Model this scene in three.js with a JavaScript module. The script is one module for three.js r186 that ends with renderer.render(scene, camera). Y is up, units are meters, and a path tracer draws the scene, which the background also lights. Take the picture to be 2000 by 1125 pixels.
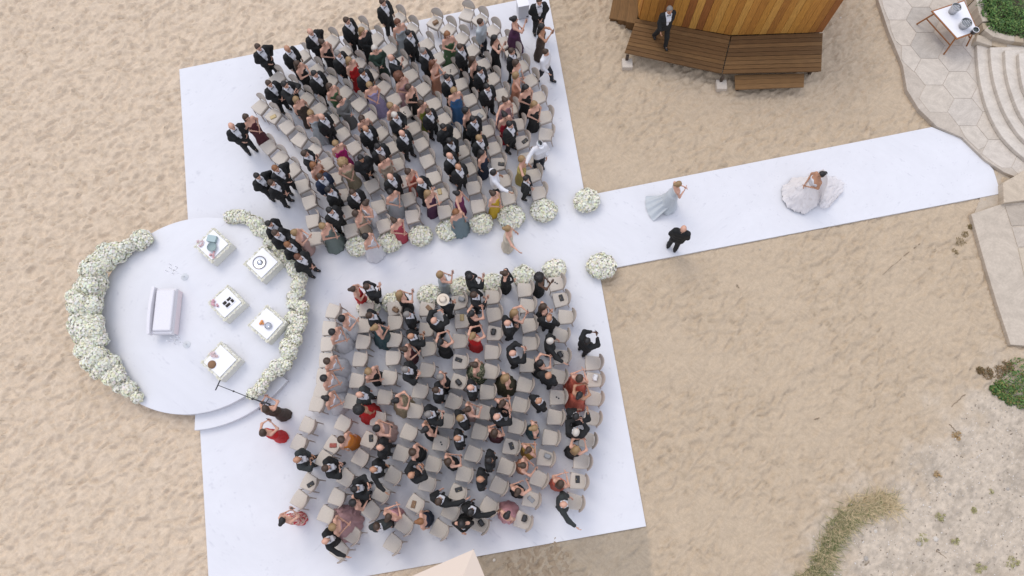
import * as THREE from 'three';
import { mergeGeometries, mergeVertices, toCreasedNormals } from 'three/addons/utils/BufferGeometryUtils.js';
import { RoundedBoxGeometry } from 'three/addons/geometries/RoundedBoxGeometry.js';
import { createNoise2D, createNoise3D } from 'simplex-noise';

// ---------------------------------------------------------------- camera, sky, sun, exposure
const scene = new THREE.Scene();
const CAM_H = 21, FOCAL = 1400, NADIR = [1020, 938];      // metres above the sand; lens in photograph pixels (2000 wide)
const camera = new THREE.PerspectiveCamera(2 * Math.atan(562.5 / FOCAL) * 180 / Math.PI, 16 / 9, 0.1, 2000);
const downCam = new THREE.Vector3((NADIR[0] - 1000) / FOCAL, -(NADIR[1] - 562.5) / FOCAL, -1).normalize();
const axY = downCam.clone().negate();
const axX = new THREE.Vector3(1, 0, 0).addScaledVector(axY, -axY.x).normalize();
const axZ = new THREE.Vector3().crossVectors(axX, axY);
const camRot = new THREE.Matrix4().set(axX.x, axX.y, axX.z, 0, axY.x, axY.y, axY.z, 0, axZ.x, axZ.y, axZ.z, 0, 0, 0, 0, 1);
camera.position.set(0, CAM_H, 0);
camera.quaternion.setFromRotationMatrix(camRot);
camera.updateMatrixWorld();

const SUN_DIR = new THREE.Vector3(-0.34, 0.86, -0.5).normalize();
const sun = new THREE.DirectionalLight(new THREE.Color(1, 0.9, 0.76), 0.9);
sun.position.copy(SUN_DIR).multiplyScalar(60);
sun.shadow.radius = 55;
sun.castShadow = true;
sun.shadow.camera.left = -24; sun.shadow.camera.right = 24; sun.shadow.camera.top = 20; sun.shadow.camera.bottom = -20;
sun.shadow.camera.near = 1; sun.shadow.camera.far = 140; sun.shadow.mapSize.set(2048, 2048);
scene.add(sun, sun.target);

const noise2 = createNoise2D(rng(11)), noise3 = createNoise3D(rng(23));
{ // pale, thinly overcast sky
  const w = 256, h = 128, d = new Float32Array(w * h * 4), v = new THREE.Vector3();
  for (let j = 0; j < h; j++) for (let i = 0; i < w; i++) {
    const th = (j + 0.5) / h * Math.PI - Math.PI / 2, ph = (i + 0.5) / w * Math.PI * 2 - Math.PI;
    v.set(Math.cos(th) * Math.cos(ph), Math.sin(th), Math.cos(th) * Math.sin(ph));
    const up = Math.max(0, v.y);
    const cl = 0.5 + 0.5 * (0.65 * noise3(v.x * 2.2, v.y * 3.4, v.z * 2.2) + 0.35 * noise3(v.x * 5, v.y * 8, v.z * 5));
    const g = Math.pow(Math.max(0, v.dot(SUN_DIR)), 6);
    const b = (0.45 + 0.66 * up) * (0.9 + 0.2 * cl) + 0.22 * g;
    const k = (j * w + i) * 4;
    d[k] = b * (0.90 + 0.06 * cl) * 0.92; d[k + 1] = b * (0.97 + 0.02 * cl) * 0.92; d[k + 2] = b * (1.19 - 0.05 * cl) * 0.92; d[k + 3] = 1;
  }
  const sky = new THREE.DataTexture(d, w, h, THREE.RGBAFormat, THREE.FloatType);
  sky.mapping = THREE.EquirectangularReflectionMapping; sky.magFilter = THREE.LinearFilter; sky.minFilter = THREE.LinearFilter; sky.needsUpdate = true;
  scene.background = sky; scene.environment = sky;
}
const renderer = new THREE.WebGLRenderer({ antialias: true });
renderer.toneMapping = THREE.LinearToneMapping;
renderer.toneMappingExposure = 1.22;
renderer.shadowMap.enabled = true;

// ---------------------------------------------------------------- helpers
function rng(seed) { let s = seed >>> 0; return () => { s = (s + 0x6D2B79F5) | 0; let t = Math.imul(s ^ (s >>> 15), 1 | s); t = (t + Math.imul(t ^ (t >>> 7), 61 | t)) ^ t; return ((t ^ (t >>> 14)) >>> 0) / 4294967296; }; }
const rnd = rng(4711);
const R = (a, b) => a + (b - a) * rnd();
const V = (x, y, z) => new THREE.Vector3(x, y, z);
const clamp = (x, a, b) => Math.min(b, Math.max(a, x));
const mix = (a, b, t) => a + (b - a) * t;
const sstep = (a, b, x) => { const t = clamp((x - a) / (b - a), 0, 1); return t * t * (3 - 2 * t); };
// a point of the photograph, taken to the height h above the sand: the survey of the site plan
function at(px, py, h = 0) {
  const r = V((px - 1000) / FOCAL, -(py - 562.5) / FOCAL, -1).applyMatrix4(camRot);
  const t = (CAM_H - h) / -r.y;
  return V(r.x * t, h, r.z * t);
}
const used = {};
function numbered(n) { used[n] = (used[n] || 0) + 1; return used[n] === 1 ? n : n + '_' + String(used[n] - 1).padStart(3, '0'); }
function tag(o, label, category, group, kind) {
  if (label) o.userData.label = label; if (category) o.userData.category = category;
  if (group) o.userData.group = group; if (kind) o.userData.kind = kind; return o;
}
function thing(name, label, category, pos = [0, 0, 0], turn = 0, group) {
  const o = new THREE.Group(); o.name = numbered(name); o.position.set(...pos); o.rotation.y = turn; scene.add(o);
  return tag(o, label, category, group);
}
function part(parent, name, geo, mat) {
  const m = new THREE.Mesh(geo, mat); m.name = name; m.castShadow = m.receiveShadow = true; parent.add(m); return m;
}
function solo(name, geo, mat, label, category, group) {
  const m = new THREE.Mesh(geo, mat); m.name = numbered(name); m.castShadow = m.receiveShadow = true; scene.add(m); return tag(m, label, category, group);
}
function struct(name, geo, mat, label) {
  const m = new THREE.Mesh(geo, mat); m.name = numbered(name); m.castShadow = m.receiveShadow = true; m.userData.kind = 'structure'; if (label) m.userData.label = label; scene.add(m); return m;
}
const matCache = {};
function mat(key, rgb, rough = 0.8, extra = {}) {
  if (!matCache[key]) { const m = new THREE.MeshStandardMaterial({ roughness: rough, ...extra }); m.color.setRGB(...rgb); m.name = key; matCache[key] = m; }
  return matCache[key];
}
function noUV(g) { const o = new THREE.BufferGeometry(); o.setAttribute('position', g.attributes.position); o.setAttribute('normal', g.attributes.normal); if (g.index) o.setIndex(g.index); return o; }
function merge(list) { return mergeGeometries(list.map(g => { const o = noUV(g.index ? g.toNonIndexed() : g); return o; })); }
// polygon in plan (array of Vector3), extruded downwards by t from height y
function slab(pts, y, t, bevel = 0) {
  const s = new THREE.Shape(pts.map(p => new THREE.Vector2(p.x, -p.z)));
  const g = new THREE.ExtrudeGeometry(s, { depth: t - bevel * 2, bevelEnabled: bevel > 0, bevelSize: bevel, bevelThickness: bevel, bevelOffset: -bevel, bevelSegments: 2 });
  g.rotateX(-Math.PI / 2); g.translate(0, y - t + bevel, 0); return g;
}
function tube(pts, radii, seg = 6, cap = true) {
  const n = pts.length, pos = [], idx = [];
  let up = V(0, 1, 0);
  for (let i = 0; i < n; i++) {
    const a = pts[Math.max(0, i - 1)], b = pts[Math.min(n - 1, i + 1)];
    const t = b.clone().sub(a).normalize();
    if (i === 0) { if (Math.abs(t.y) > 0.9) up = V(0, 0, 1); }
    const s = V().crossVectors(up, t).normalize(); const u = V().crossVectors(t, s).normalize(); up = u;
    const r = Array.isArray(radii) ? radii[i] : radii;
    for (let k = 0; k < seg; k++) { const q = k / seg * Math.PI * 2; const p = pts[i].clone().addScaledVector(s, Math.cos(q) * r).addScaledVector(u, Math.sin(q) * r); pos.push(p.x, p.y, p.z); }
  }
  for (let i = 0; i < n - 1; i++) for (let k = 0; k < seg; k++) {
    const a = i * seg + k, b = i * seg + (k + 1) % seg, c = a + seg, d = b + seg; idx.push(a, b, c, b, d, c);
  }
  if (cap) {
    for (const e of [0, n - 1]) { const c = pos.length / 3; pos.push(pts[e].x, pts[e].y, pts[e].z); for (let k = 0; k < seg; k++) { const a = e * seg + k, b = e * seg + (k + 1) % seg; e ? idx.push(a, b, c) : idx.push(b, a, c); } }
  }
  const g = new THREE.BufferGeometry(); g.setAttribute('position', new THREE.Float32BufferAttribute(pos, 3)); g.setIndex(idx); g.computeVertexNormals(); return g;
}
function box(x, y, z, w, h, d, r = 0) {
  const g = r ? new RoundedBoxGeometry(w, h, d, 2, r) : new THREE.BoxGeometry(w, h, d); g.translate(x, y, z); return g;
}
function texture(w, h, fn, srgb = true) {
  const d = new Uint8Array(w * h * 4);
  for (let j = 0; j < h; j++) for (let i = 0; i < w; i++) { const c = fn(i / w, j / h); const k = (j * w + i) * 4; d[k] = clamp(c[0], 0, 255); d[k + 1] = clamp(c[1], 0, 255); d[k + 2] = clamp(c[2], 0, 255); d[k + 3] = 255; }
  const t = new THREE.DataTexture(d, w, h); t.wrapS = t.wrapT = THREE.RepeatWrapping; t.magFilter = THREE.LinearFilter; t.minFilter = THREE.LinearMipmapLinearFilter; t.generateMipmaps = true;
  if (srgb) t.colorSpace = THREE.SRGBColorSpace; t.needsUpdate = true; return t;
}
// noise that tiles over the unit square
function tnoise(u, v, f, seed = 0) {
  const a = u * Math.PI * 2, b = v * Math.PI * 2, r = f / (Math.PI * 2);
  return noise3(Math.cos(a) * r + seed, Math.sin(a) * r + Math.cos(b) * r * 1.31, Math.sin(b) * r + seed * 1.7);
}
function planarUV(g, s = 1) { // uv in metres seen from above
  const p = g.attributes.position, uv = new Float32Array(p.count * 2);
  for (let i = 0; i < p.count; i++) { uv[2 * i] = p.getX(i) * s; uv[2 * i + 1] = p.getZ(i) * s; }
  g.setAttribute('uv', new THREE.BufferAttribute(uv, 2)); return g;
}
function inPoly(x, z, poly) {
  let c = false;
  for (let i = 0, j = poly.length - 1; i < poly.length; j = i++) { const a = poly[i], b = poly[j]; if ((a.z > z) !== (b.z > z) && x < (b.x - a.x) * (z - a.z) / (b.z - a.z) + a.x) c = !c; }
  return c;
}
function edgeDist(x, z, poly) { // signed: positive inside
  let m = 1e9;
  for (let i = 0, j = poly.length - 1; i < poly.length; j = i++) {
    const a = poly[j], b = poly[i], dx = b.x - a.x, dz = b.z - a.z, t = clamp(((x - a.x) * dx + (z - a.z) * dz) / (dx * dx + dz * dz), 0, 1);
    m = Math.min(m, Math.hypot(x - a.x - dx * t, z - a.z - dz * t));
  }
  return inPoly(x, z, poly) ? m : -m;
}
const ORD = ['zeroth', 'first', 'second', 'third', 'fourth', 'fifth', 'sixth', 'seventh', 'eighth', 'ninth', 'tenth', 'eleventh', 'twelfth', 'thirteenth', 'fourteenth', 'fifteenth', 'sixteenth'];

// ---------------------------------------------------------------- the setting
const FLOOR = 0.05;
const floorPts = [[350, 135], [1070, -12], [1262, 1028], [560, 1153], [410, 1180]].map(p => at(p[0], p[1], FLOOR));
const aislePts = [[1118, 388], [1180, 375], [1500, 311.5], [1820, 248], [1880, 272], [1912, 300], [1940, 331], [1955, 378], [1580, 450], [1200, 523], [1148, 533]].map(p => at(p[0], p[1], FLOOR));
const STAGE_H = 0.5, stageC = at(383, 610, STAGE_H), STAGE_R = (at(383, 420, STAGE_H).distanceTo(at(383, 802, STAGE_H))) / 2;
const stagePoly = []; for (let i = 0; i < 48; i++) { const a = i / 48 * Math.PI * 2; stagePoly.push(V(stageC.x + Math.cos(a) * STAGE_R, 0, stageC.z + Math.sin(a) * STAGE_R)); }
const TERRACE_H = 0.16;
const terracePts = [[1712, -40], [1716, 0], [1736, 60], [1764, 128], [1772, 175], [1795, 212], [1830, 246], [1880, 268], [1925, 312], [1962, 336], [1985, 345], [2080, 335], [2080, -40]].map(p => at(p[0], p[1], TERRACE_H));
const walkPts = [[1897, 418], [1957, 398], [1975, 396], [2060, 392], [2060, 680], [1974, 673], [1946, 588], [1926, 522]].map(p => at(p[0], p[1], 0.14));

// sand: one relief sheet, trampled on the left, smoother on the right, grey and stony in the near right corner
const gravelLine = [[1520, 1200], [1640, 1010], [1760, 930], [1830, 850], [1880, 770], [1960, 720], [2100, 700], [2100, 1200]].map(p => at(p[0], p[1], 0));
const darkStripPts = [[880, 1200], [930, 1070], [1263, 1024], [1282, 1200]].map(p => at(p[0], p[1], 0));  // outline of a darker strip of sand below the white floor
const footprints = []; { const r = rng(77);
  const bb = [-18.5, 19, -16.5, 5.5];
  for (let i = 0; i < 2300; i++) { const x = mix(bb[0], bb[1], r()), z = mix(bb[2], bb[3], r()), a = (noise2(x * 0.25, z * 0.25) * 1.3 + (r() - 0.5) * 1.2); footprints.push([x, z, a, 0.7 + r() * 0.6]); } }
const fpGrid = new Map(); for (const f of footprints) { const k = Math.floor(f[0]) + ',' + Math.floor(f[1]); if (!fpGrid.has(k)) fpGrid.set(k, []); fpGrid.get(k).push(f); }
function fpDepth(x, z) {
  let d = 0; const ix = Math.floor(x), iz = Math.floor(z);
  for (let a = -1; a <= 1; a++) for (let b = -1; b <= 1; b++) { const l = fpGrid.get((ix + a) + ',' + (iz + b)); if (!l) continue;
    for (const f of l) { const dx = x - f[0], dz = z - f[1], c = Math.cos(f[2]), s = Math.sin(f[2]); const u = (dx * c + dz * s) / 0.2, v = (-dx * s + dz * c) / 0.11; const q = u * u + v * v; if (q < 4) d += f[3] * (0.022 * Math.exp(-q * 1.6) - 0.010 * Math.exp(-(q - 1.5) * (q - 1.5) * 2)); } }
  return d;
}
const RIDGES = [[1400, 850, 1590, 700, 0.07], [1440, 720, 1640, 610, 0.05], [1500, 780, 1700, 640, 0.04], [1280, 620, 1500, 600, 0.035], [1700, 545, 1810, 468, 0.03], [1560, 880, 1800, 720, 0.035]].map(a => [at(a[0], a[1], 0), at(a[2], a[3], 0), a[4]]);
function sandInfo(x, z) {
  const left = 1 - sstep(-1.0, 1.0, x - (z + 8) * 0.18 + noise2(x * 0.9, z * 0.9) * 0.7);      // the divide lies under the white floor
  const grav = sstep(-1.0, 1.1, edgeDist(x, z, gravelLine) + 0.7 * noise2(x * 0.7, z * 0.7) + 0.35 * noise2(x * 2.1, z * 2.1) + 0.2 * noise2(x * 5, z * 5));
  const darker = sstep(-0.1, 0.08, edgeDist(x, z, darkStripPts) + 0.04 * noise2(x * 4, z * 4));
  const wx = x + 0.16 * noise2(x * 1.7, z * 1.7), wz = z + 0.16 * noise2(x * 1.7 + 40, z * 1.7);
  const r1 = 1 - Math.abs(noise2(wx * 1.35, wz * 2.2)), r2 = 1 - Math.abs(noise2(wx * 2.3 + 9, wz * 3.9)), n3 = noise2(x * 8, z * 11), low = noise2(x * 0.35, z * 0.35);
  const smooth = sstep(-0.2, 0.7, noise2(x * 0.22 + 5, z * 0.3 + 2));
  const amp = mix(mix(1.05, 0.5, smooth), 1.25, left) * (1 - 0.7 * grav);
  let h = amp * (0.095 * (r1 * r1 - 0.4) + 0.065 * (r2 * r2 - 0.4) + 0.005 * n3) - fpDepth(x, z) * mix(0.8, 1.0, left) * (1 - 0.75 * grav) + 0.012 * low;
  for (const [p, q, w] of RIDGES) { const dx = q.x - p.x, dz = q.z - p.z, l = dx * dx + dz * dz, t = ((x - p.x) * dx + (z - p.z) * dz) / l; if (t > -0.05 && t < 1.05) { const d = Math.hypot(x - p.x - dx * t, z - p.z - dz * t) + 0.12 * noise2(x * 1.6, z * 1.6); h += w * Math.exp(-d * d / 0.0256) * sstep(-0.05, 0.12, t) * (1 - sstep(0.88, 1.05, t)) * (0.7 + 0.5 * noise2(x * 3, z * 3)); } }
  h += grav * (0.02 + 0.015 * noise2(x * 5, z * 5) + 0.02 * noise2(x * 1.5, z * 1.5));
  return { h, left, grav, darker };
}
const grainTex = texture(512, 512, (u, v) => { const g = 240 + 8 * tnoise(u, v, 46, 1) + 6 * tnoise(u, v, 90, 4) + 6 * tnoise(u, v, 14, 7) + (rnd() - 0.5) * 14; return [g + 3, g, g - 4]; });
const grainBump = texture(512, 512, (u, v) => { const g = 128 + 55 * tnoise(u, v, 40, 2) + 40 * tnoise(u, v, 85, 5) + (rnd() - 0.5) * 40; return [g, g, g]; }, false);
{
  const x0 = -19, x1 = 19.5, z0 = -17, z1 = 6, st = 0.06, nx = Math.round((x1 - x0) / st), nz = Math.round((z1 - z0) / st);
  const pos = new Float32Array((nx + 1) * (nz + 1) * 3), col = new Float32Array((nx + 1) * (nz + 1) * 3), uv = new Float32Array((nx + 1) * (nz + 1) * 2), deep = new Uint8Array((nx + 1) * (nz + 1));
  const dry = [0.67, 0.555, 0.425], rightSand = [0.535, 0.435, 0.315], grey = [0.565, 0.49, 0.395], stripSand = [0.41, 0.345, 0.26];  // sand tones: paler on the left, darker on the right, darkest in the strip
  for (let j = 0; j <= nz; j++) for (let i = 0; i <= nx; i++) {
    const x = x0 + (x1 - x0) * i / nx, z = z0 + (z1 - z0) * j / nz, k = j * (nx + 1) + i;
    const e = Math.max(edgeDist(x, z, floorPts), edgeDist(x, z, aislePts), STAGE_R - Math.hypot(x - stageC.x, z - stageC.z), edgeDist(x, z, terracePts), edgeDist(x, z, walkPts));
    deep[k] = e > 0.25 ? 1 : 0;
    let h = 0, c = rightSand;
    if (e < 0.4) {
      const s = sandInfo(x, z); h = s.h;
      const patch = 0.5 + 0.5 * noise2(x * 0.9, z * 1.3), p2 = noise2(x * 3.2 + 7, z * 4.1), p3 = noise2(x * 11, z * 13);
      const v = 1 + 0.05 * (patch - 0.5) + 0.035 * p2 + 0.03 * p3;
      c = [0, 1, 2].map(q => { let a = mix(rightSand[q], dry[q], s.left); a = mix(a, stripSand[q], s.darker); a = mix(a, grey[q] * (1 + 0.10 * p2 + 0.09 * p3 - 0.16 * sstep(0.1, 0.6, noise2(x * 0.8 + 31, z * 0.8) + 0.5 * noise2(x * 3.5, z * 3.5))), s.grav); return a * v; });
      const w = sstep(-0.06, 0.03, e); h = mix(h, Math.min(h, -0.035), w);
    }
    pos[3 * k] = x; pos[3 * k + 1] = h; pos[3 * k + 2] = z; col.set(c, 3 * k); uv[2 * k] = x / 1.7; uv[2 * k + 1] = z / 1.7;
  }
  const idx = [];
  for (let j = 0; j < nz; j++) for (let i = 0; i < nx; i++) { const a = j * (nx + 1) + i, b = a + 1, c = a + nx + 1, d = c + 1; if (deep[a] && deep[b] && deep[c] && deep[d]) continue; idx.push(a, c, b, b, c, d); }
  let g = new THREE.BufferGeometry(); g.setAttribute('position', new THREE.BufferAttribute(pos, 3)); g.setAttribute('color', new THREE.BufferAttribute(col, 3)); g.setAttribute('uv', new THREE.BufferAttribute(uv, 2)); g.setIndex(idx); g.computeVertexNormals();
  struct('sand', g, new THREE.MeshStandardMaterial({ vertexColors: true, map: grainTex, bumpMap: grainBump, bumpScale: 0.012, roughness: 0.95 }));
  const far = new THREE.CircleGeometry(900, 48); far.rotateX(-Math.PI / 2); far.translate(0, -0.16, 0);
  struct('ground', far, mat('far sand', [0.45, 0.37, 0.28], 0.95));
}
function sandY(x, z) { return sandInfo(x, z).h; }

// white floor, aisle runner, round stage and its step
const feltBump = texture(256, 256, (u, v) => { const g = 128 + 70 * tnoise(u, v, 40, 3) + (rnd() - 0.5) * 60; return [g, g, g]; }, false);
const scuffTex = texture(1024, 512, (u, v) => { // faint scuffs and dusty footmarks on white felt
  const b = 250 - 2 * tnoise(u, v, 5, 1) - 1.5 * tnoise(u, v, 21, 2); const s = Math.pow(clamp(tnoise(u, v, 60, 9) * 0.6 + tnoise(u, v, 17, 12) * 0.6 - 0.55, 0, 1), 1.2) * 34; return [b - s, b - s, b - s * 0.9]; });
const felt = mat('white felt', [0.70, 0.70, 0.72], 0.9, { map: scuffTex, bumpMap: feltBump, bumpScale: 0.002 });
{
  const wf = struct('white_floor', planarUV(slab(floorPts, FLOOR, 0.09, 0.006), 1 / 9), felt, 'white felt ceremony floor laid over the sand');
  struct('aisle_runner', planarUV(slab(aislePts, FLOOR + 0.004, 0.09, 0.006), 1 / 6), felt, 'long white runner leading to the stone terrace');
  // seams between the laid felt widths
  const dirA = at(1262, 1028, 0).sub(at(720, 1125, 0)).normalize();
  const stage = thing('round_stage', 'round white stage with a flower rim and a low step', 'stage', [stageC.x, 0, stageC.z]);
  const lg = new THREE.LatheGeometry([[0.001, STAGE_H], [STAGE_R - 0.02, STAGE_H], [STAGE_R - 0.006, STAGE_H - 0.006], [STAGE_R, STAGE_H - 0.02], [STAGE_R, STAGE_H - 0.05], [STAGE_R - 0.02, STAGE_H - 0.055], [STAGE_R - 0.02, -0.08]].map(p => new THREE.Vector2(...p)).reverse(), 96);
  part(stage, 'deck', planarUV(toCreasedNormals(lg, 0.5), 1 / 9), felt);
  // curved step round the near side
  const sh = new THREE.Shape(), aa = 1.5, bb = 0.62; const r0 = STAGE_R - 0.015, r1 = STAGE_R + 0.42;
  for (let i = 0; i <= 24; i++) { const a = mix(aa, bb, i / 24); const p = [Math.cos(a) * r1, -Math.sin(a) * r1]; i ? sh.lineTo(...p) : sh.moveTo(...p); }
  for (let i = 24; i >= 0; i--) { const a = mix(aa, bb, i / 24); sh.lineTo(Math.cos(a) * r0, -Math.sin(a) * r0); }
  const sg = new THREE.ExtrudeGeometry(sh, { depth: 0.18, bevelEnabled: true, bevelSize: 0.01, bevelThickness: 0.01, bevelSegments: 2 }); sg.rotateX(-Math.PI / 2); sg.translate(0, FLOOR + 0.012, 0);
  part(stage, 'step', planarUV(sg, 1 / 9), felt);
}

// ---- stone terrace with six-sided flags, curved steps, kerb
const stoneTex = texture(512, 512, (u, v) => { const g = 240 + 9 * tnoise(u, v, 6, 3) + 7 * tnoise(u, v, 22, 8) + 6 * tnoise(u, v, 70, 6) + (rnd() - 0.5) * 10; return [g + 2, g - 1, g - 6]; });
const stoneBump = texture(256, 256, (u, v) => { const g = 128 + 40 * tnoise(u, v, 18, 3) + 40 * tnoise(u, v, 50, 8) + (rnd() - 0.5) * 40; return [g, g, g]; }, false);
const stone = (k, c) => mat('stone ' + k, c, 0.85, { map: stoneTex, bumpMap: stoneBump, bumpScale: 0.004 });
{
  const base = struct('terrace', planarUV(slab(terracePts, TERRACE_H - 0.012, 0.3, 0), 0.5), stone('joint', [0.53, 0.475, 0.41]), 'pale stone terrace with a rounded edge');
  const tones = [[0.60, 0.55, 0.485], [0.62, 0.57, 0.51], [0.57, 0.525, 0.47], [0.49, 0.455, 0.41], [0.59, 0.535, 0.465]].map((c, i) => stone('flag ' + i, c));
  const c0 = at(1820, 140, TERRACE_H), rad = 0.56, r = rng(5);
  for (let a = -9; a <= 9; a++) for (let b = -9; b <= 9; b++) {
    const cx = c0.x + (a * 1.5) * rad, cz = c0.z + (b + (a & 1 ? 0.5 : 0)) * Math.sqrt(3) * rad;
    const hex = []; for (let k = 0; k < 6; k++) { const q = k / 6 * Math.PI * 2 + 0.02; const rr = rad * 0.985; hex.push(V(cx + Math.cos(q) * rr, 0, cz + Math.sin(q) * rr)); }
    const pin = hex.map(p => edgeDist(p.x, p.z, terracePts)); const mx = Math.max(...pin);
    if (mx < 0.12) continue;
    // flags at the rim are cut to the terrace outline
    const cut = Math.min(...pin) < 0.1 ? hex.flatMap((p, k) => { const n = hex[(k + 1) % 6]; return [p, p.clone().lerp(n, 0.5)]; }).map(p => { let q = p.clone(); for (let s = 0; s < 24 && edgeDist(q.x, q.z, terracePts) < 0.07; s++) q.lerp(V(cx, 0, cz), 0.08); return q; }) : hex;
    if (edgeDist(cx, cz, terracePts) < 0.1) continue;
    const t = r() < 0.28 ? (r() < 0.5 ? 3 : 2) : Math.floor(r() * 5) % 5 === 3 ? 0 : Math.floor(r() * 3) === 2 ? 4 : Math.floor(r() * 2);
    const m = part(base, 'flagstone', planarUV(slab(cut, TERRACE_H + (r() - 0.5) * 0.006, 0.03, 0.004), 0.6), tones[t]);
  }
  const arcs = [[[1908, 88], [1910, 120], [1915, 160], [1930, 215], [1958, 267], [2000, 308], [2050, 340]], [[1934, 92], [1937, 130], [1945, 170], [1966, 225], [2000, 273], [2050, 310]], [[1963, 98], [1966, 140], [1976, 180], [2001, 235], [2050, 280]], [[1990, 104], [1993, 140], [2003, 180], [2050, 240]]];
  const steps = thing('curved_steps', 'flight of curved pale stone steps rising beside the planter', 'steps');
  arcs.forEach((a, i) => {
    const y = TERRACE_H + 0.15 * (i + 1); const c = new THREE.CatmullRomCurve3(a.map(p => at(p[0], p[1], y))).getPoints(30);
    const far = at(2120, 90, y), far2 = at(2120, 345, y);
    part(steps, 'tread', planarUV(slab([...c, far2, far], y, 0.15 - 0.004, 0.02), 0.45), stone('step', [0.64, 0.595, 0.535]));
  });
  const walk = struct('walkway', planarUV(slab(walkPts, 0.14, 0.3, 0.012), 0.4), stone('walk', [0.55, 0.485, 0.405]), 'pale concrete walkway along the right edge');
  const s1 = at(1961, 398, 0.14), s2 = at(2006, 560, 0.14);
  const slabPts = [[1977, 440], [2060, 436], [2060, 675], [1986, 668]].map(p => at(p[0], p[1], 0.145));
  part(walk, 'paving_slab', planarUV(slab([at(1963, 402, 0.16), at(2060, 396, 0.16), at(2060, 436, 0.16), at(1976, 441, 0.16)], 0.16, 0.05, 0.006), 0.6), stone('slab a', [0.46, 0.405, 0.34]));
  part(walk, 'paving_slab', planarUV(slab([at(1977, 444, 0.16), at(2060, 439, 0.16), at(2060, 480, 0.16), at(1988, 482, 0.16)], 0.16, 0.05, 0.006), 0.6), stone('slab b', [0.54, 0.48, 0.41]));
  part(walk, 'paving_slab', planarUV(slab([at(1989, 485, 0.16), at(2060, 483, 0.16), at(2060, 590, 0.16), at(2013, 590, 0.16)], 0.16, 0.05, 0.006), 0.6), stone('slab c', [0.55, 0.48, 0.38]));
  solo('stone_block', planarUV(slab([[1959, 357], [1999, 334], [2060, 312], [2060, 384], [1961, 396]].map(p => at(p[0], p[1], 0.3)), 0.3, 0.4, 0.02), 0.5), stone('block', [0.56, 0.48, 0.38]), 'low sandy stone block at the end of the white runner', 'stone block');
  // flat flags sunk in the sand at the end of the runner
  struct('threshold_paving', planarUV(slab([[1900, 425], [1935, 330], [1962, 338], [1985, 352], [1962, 400]].map(p => at(p[0], p[1], 0.03)), 0.03, 0.2, 0.01), 0.6), stone('threshold', [0.50, 0.43, 0.345]));
  const edge = [[1905, 399], [1955, 380], [1958, 384], [1912, 402]].map(p => at(p[0], p[1], 0.05));
}

// ---------------------------------------------------------------- people
function surfaceNets(sdf, lo, hi, cell, jitter) {
  const nx = Math.ceil((hi[0] - lo[0]) / cell) + 1, ny = Math.ceil((hi[1] - lo[1]) / cell) + 1, nz = Math.ceil((hi[2] - lo[2]) / cell) + 1;
  const f = new Float32Array(nx * ny * nz);
  for (let k = 0, n = 0; k < nz; k++) for (let j = 0; j < ny; j++) for (let i = 0; i < nx; i++, n++) f[n] = sdf(lo[0] + i * cell, lo[1] + j * cell, lo[2] + k * cell);
  const id = new Int32Array(nx * ny * nz).fill(-1), pos = [], idx = [];
  const cor = [0, 1, nx, nx + 1, nx * ny, nx * ny + 1, nx * ny + nx, nx * ny + nx + 1];
  const ed = [[0, 1], [2, 3], [4, 5], [6, 7], [0, 2], [1, 3], [4, 6], [5, 7], [0, 4], [1, 5], [2, 6], [3, 7]];
  for (let k = 0; k < nz - 1; k++) for (let j = 0; j < ny - 1; j++) for (let i = 0; i < nx - 1; i++) {
    const n = i + nx * (j + ny * k); let m = 0; for (let c = 0; c < 8; c++) if (f[n + cor[c]] < 0) m |= 1 << c;
    if (m === 0 || m === 255) continue;
    let sx = 0, sy = 0, sz = 0, cnt = 0;
    for (const [a, b] of ed) { const fa = f[n + cor[a]], fb = f[n + cor[b]]; if ((fa < 0) === (fb < 0)) continue; const t = fa / (fa - fb);
      sx += mix(a & 1, b & 1, t); sy += mix((a >> 1) & 1, (b >> 1) & 1, t); sz += mix(a >> 2, b >> 2, t); cnt++; }
    id[n] = pos.length / 3; pos.push(lo[0] + (i + sx / cnt) * cell, lo[1] + (j + sy / cnt) * cell, lo[2] + (k + sz / cnt) * cell);
  }
  const quad = (a, b, c, d, fl) => { if (a < 0 || b < 0 || c < 0 || d < 0) return; fl ? idx.push(a, b, c, a, c, d) : idx.push(a, c, b, a, d, c); };
  for (let k = 1; k < nz - 1; k++) for (let j = 1; j < ny - 1; j++) for (let i = 1; i < nx - 1; i++) {
    const n = i + nx * (j + ny * k), s = f[n] < 0;
    if (s !== f[n + 1] < 0) quad(id[n], id[n - nx], id[n - nx - nx * ny], id[n - nx * ny], !s ? false : true);
    if (s !== f[n + nx] < 0) quad(id[n], id[n - nx * ny], id[n - 1 - nx * ny], id[n - 1], !s ? false : true);
    if (s !== f[n + nx * ny] < 0) quad(id[n], id[n - 1], id[n - 1 - nx], id[n - nx], !s ? false : true);
  }
  const g = new THREE.BufferGeometry(); g.setAttribute('position', new THREE.Float32BufferAttribute(pos, 3)); g.setIndex(idx); g.computeVertexNormals(); return g;
}
const smin = (a, b, k) => { const h = Math.max(k - Math.abs(a - b), 0) / k; return Math.min(a, b) - h * h * k * 0.25; };
const smax = (a, b, k) => -smin(-a, -b, k);
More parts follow.
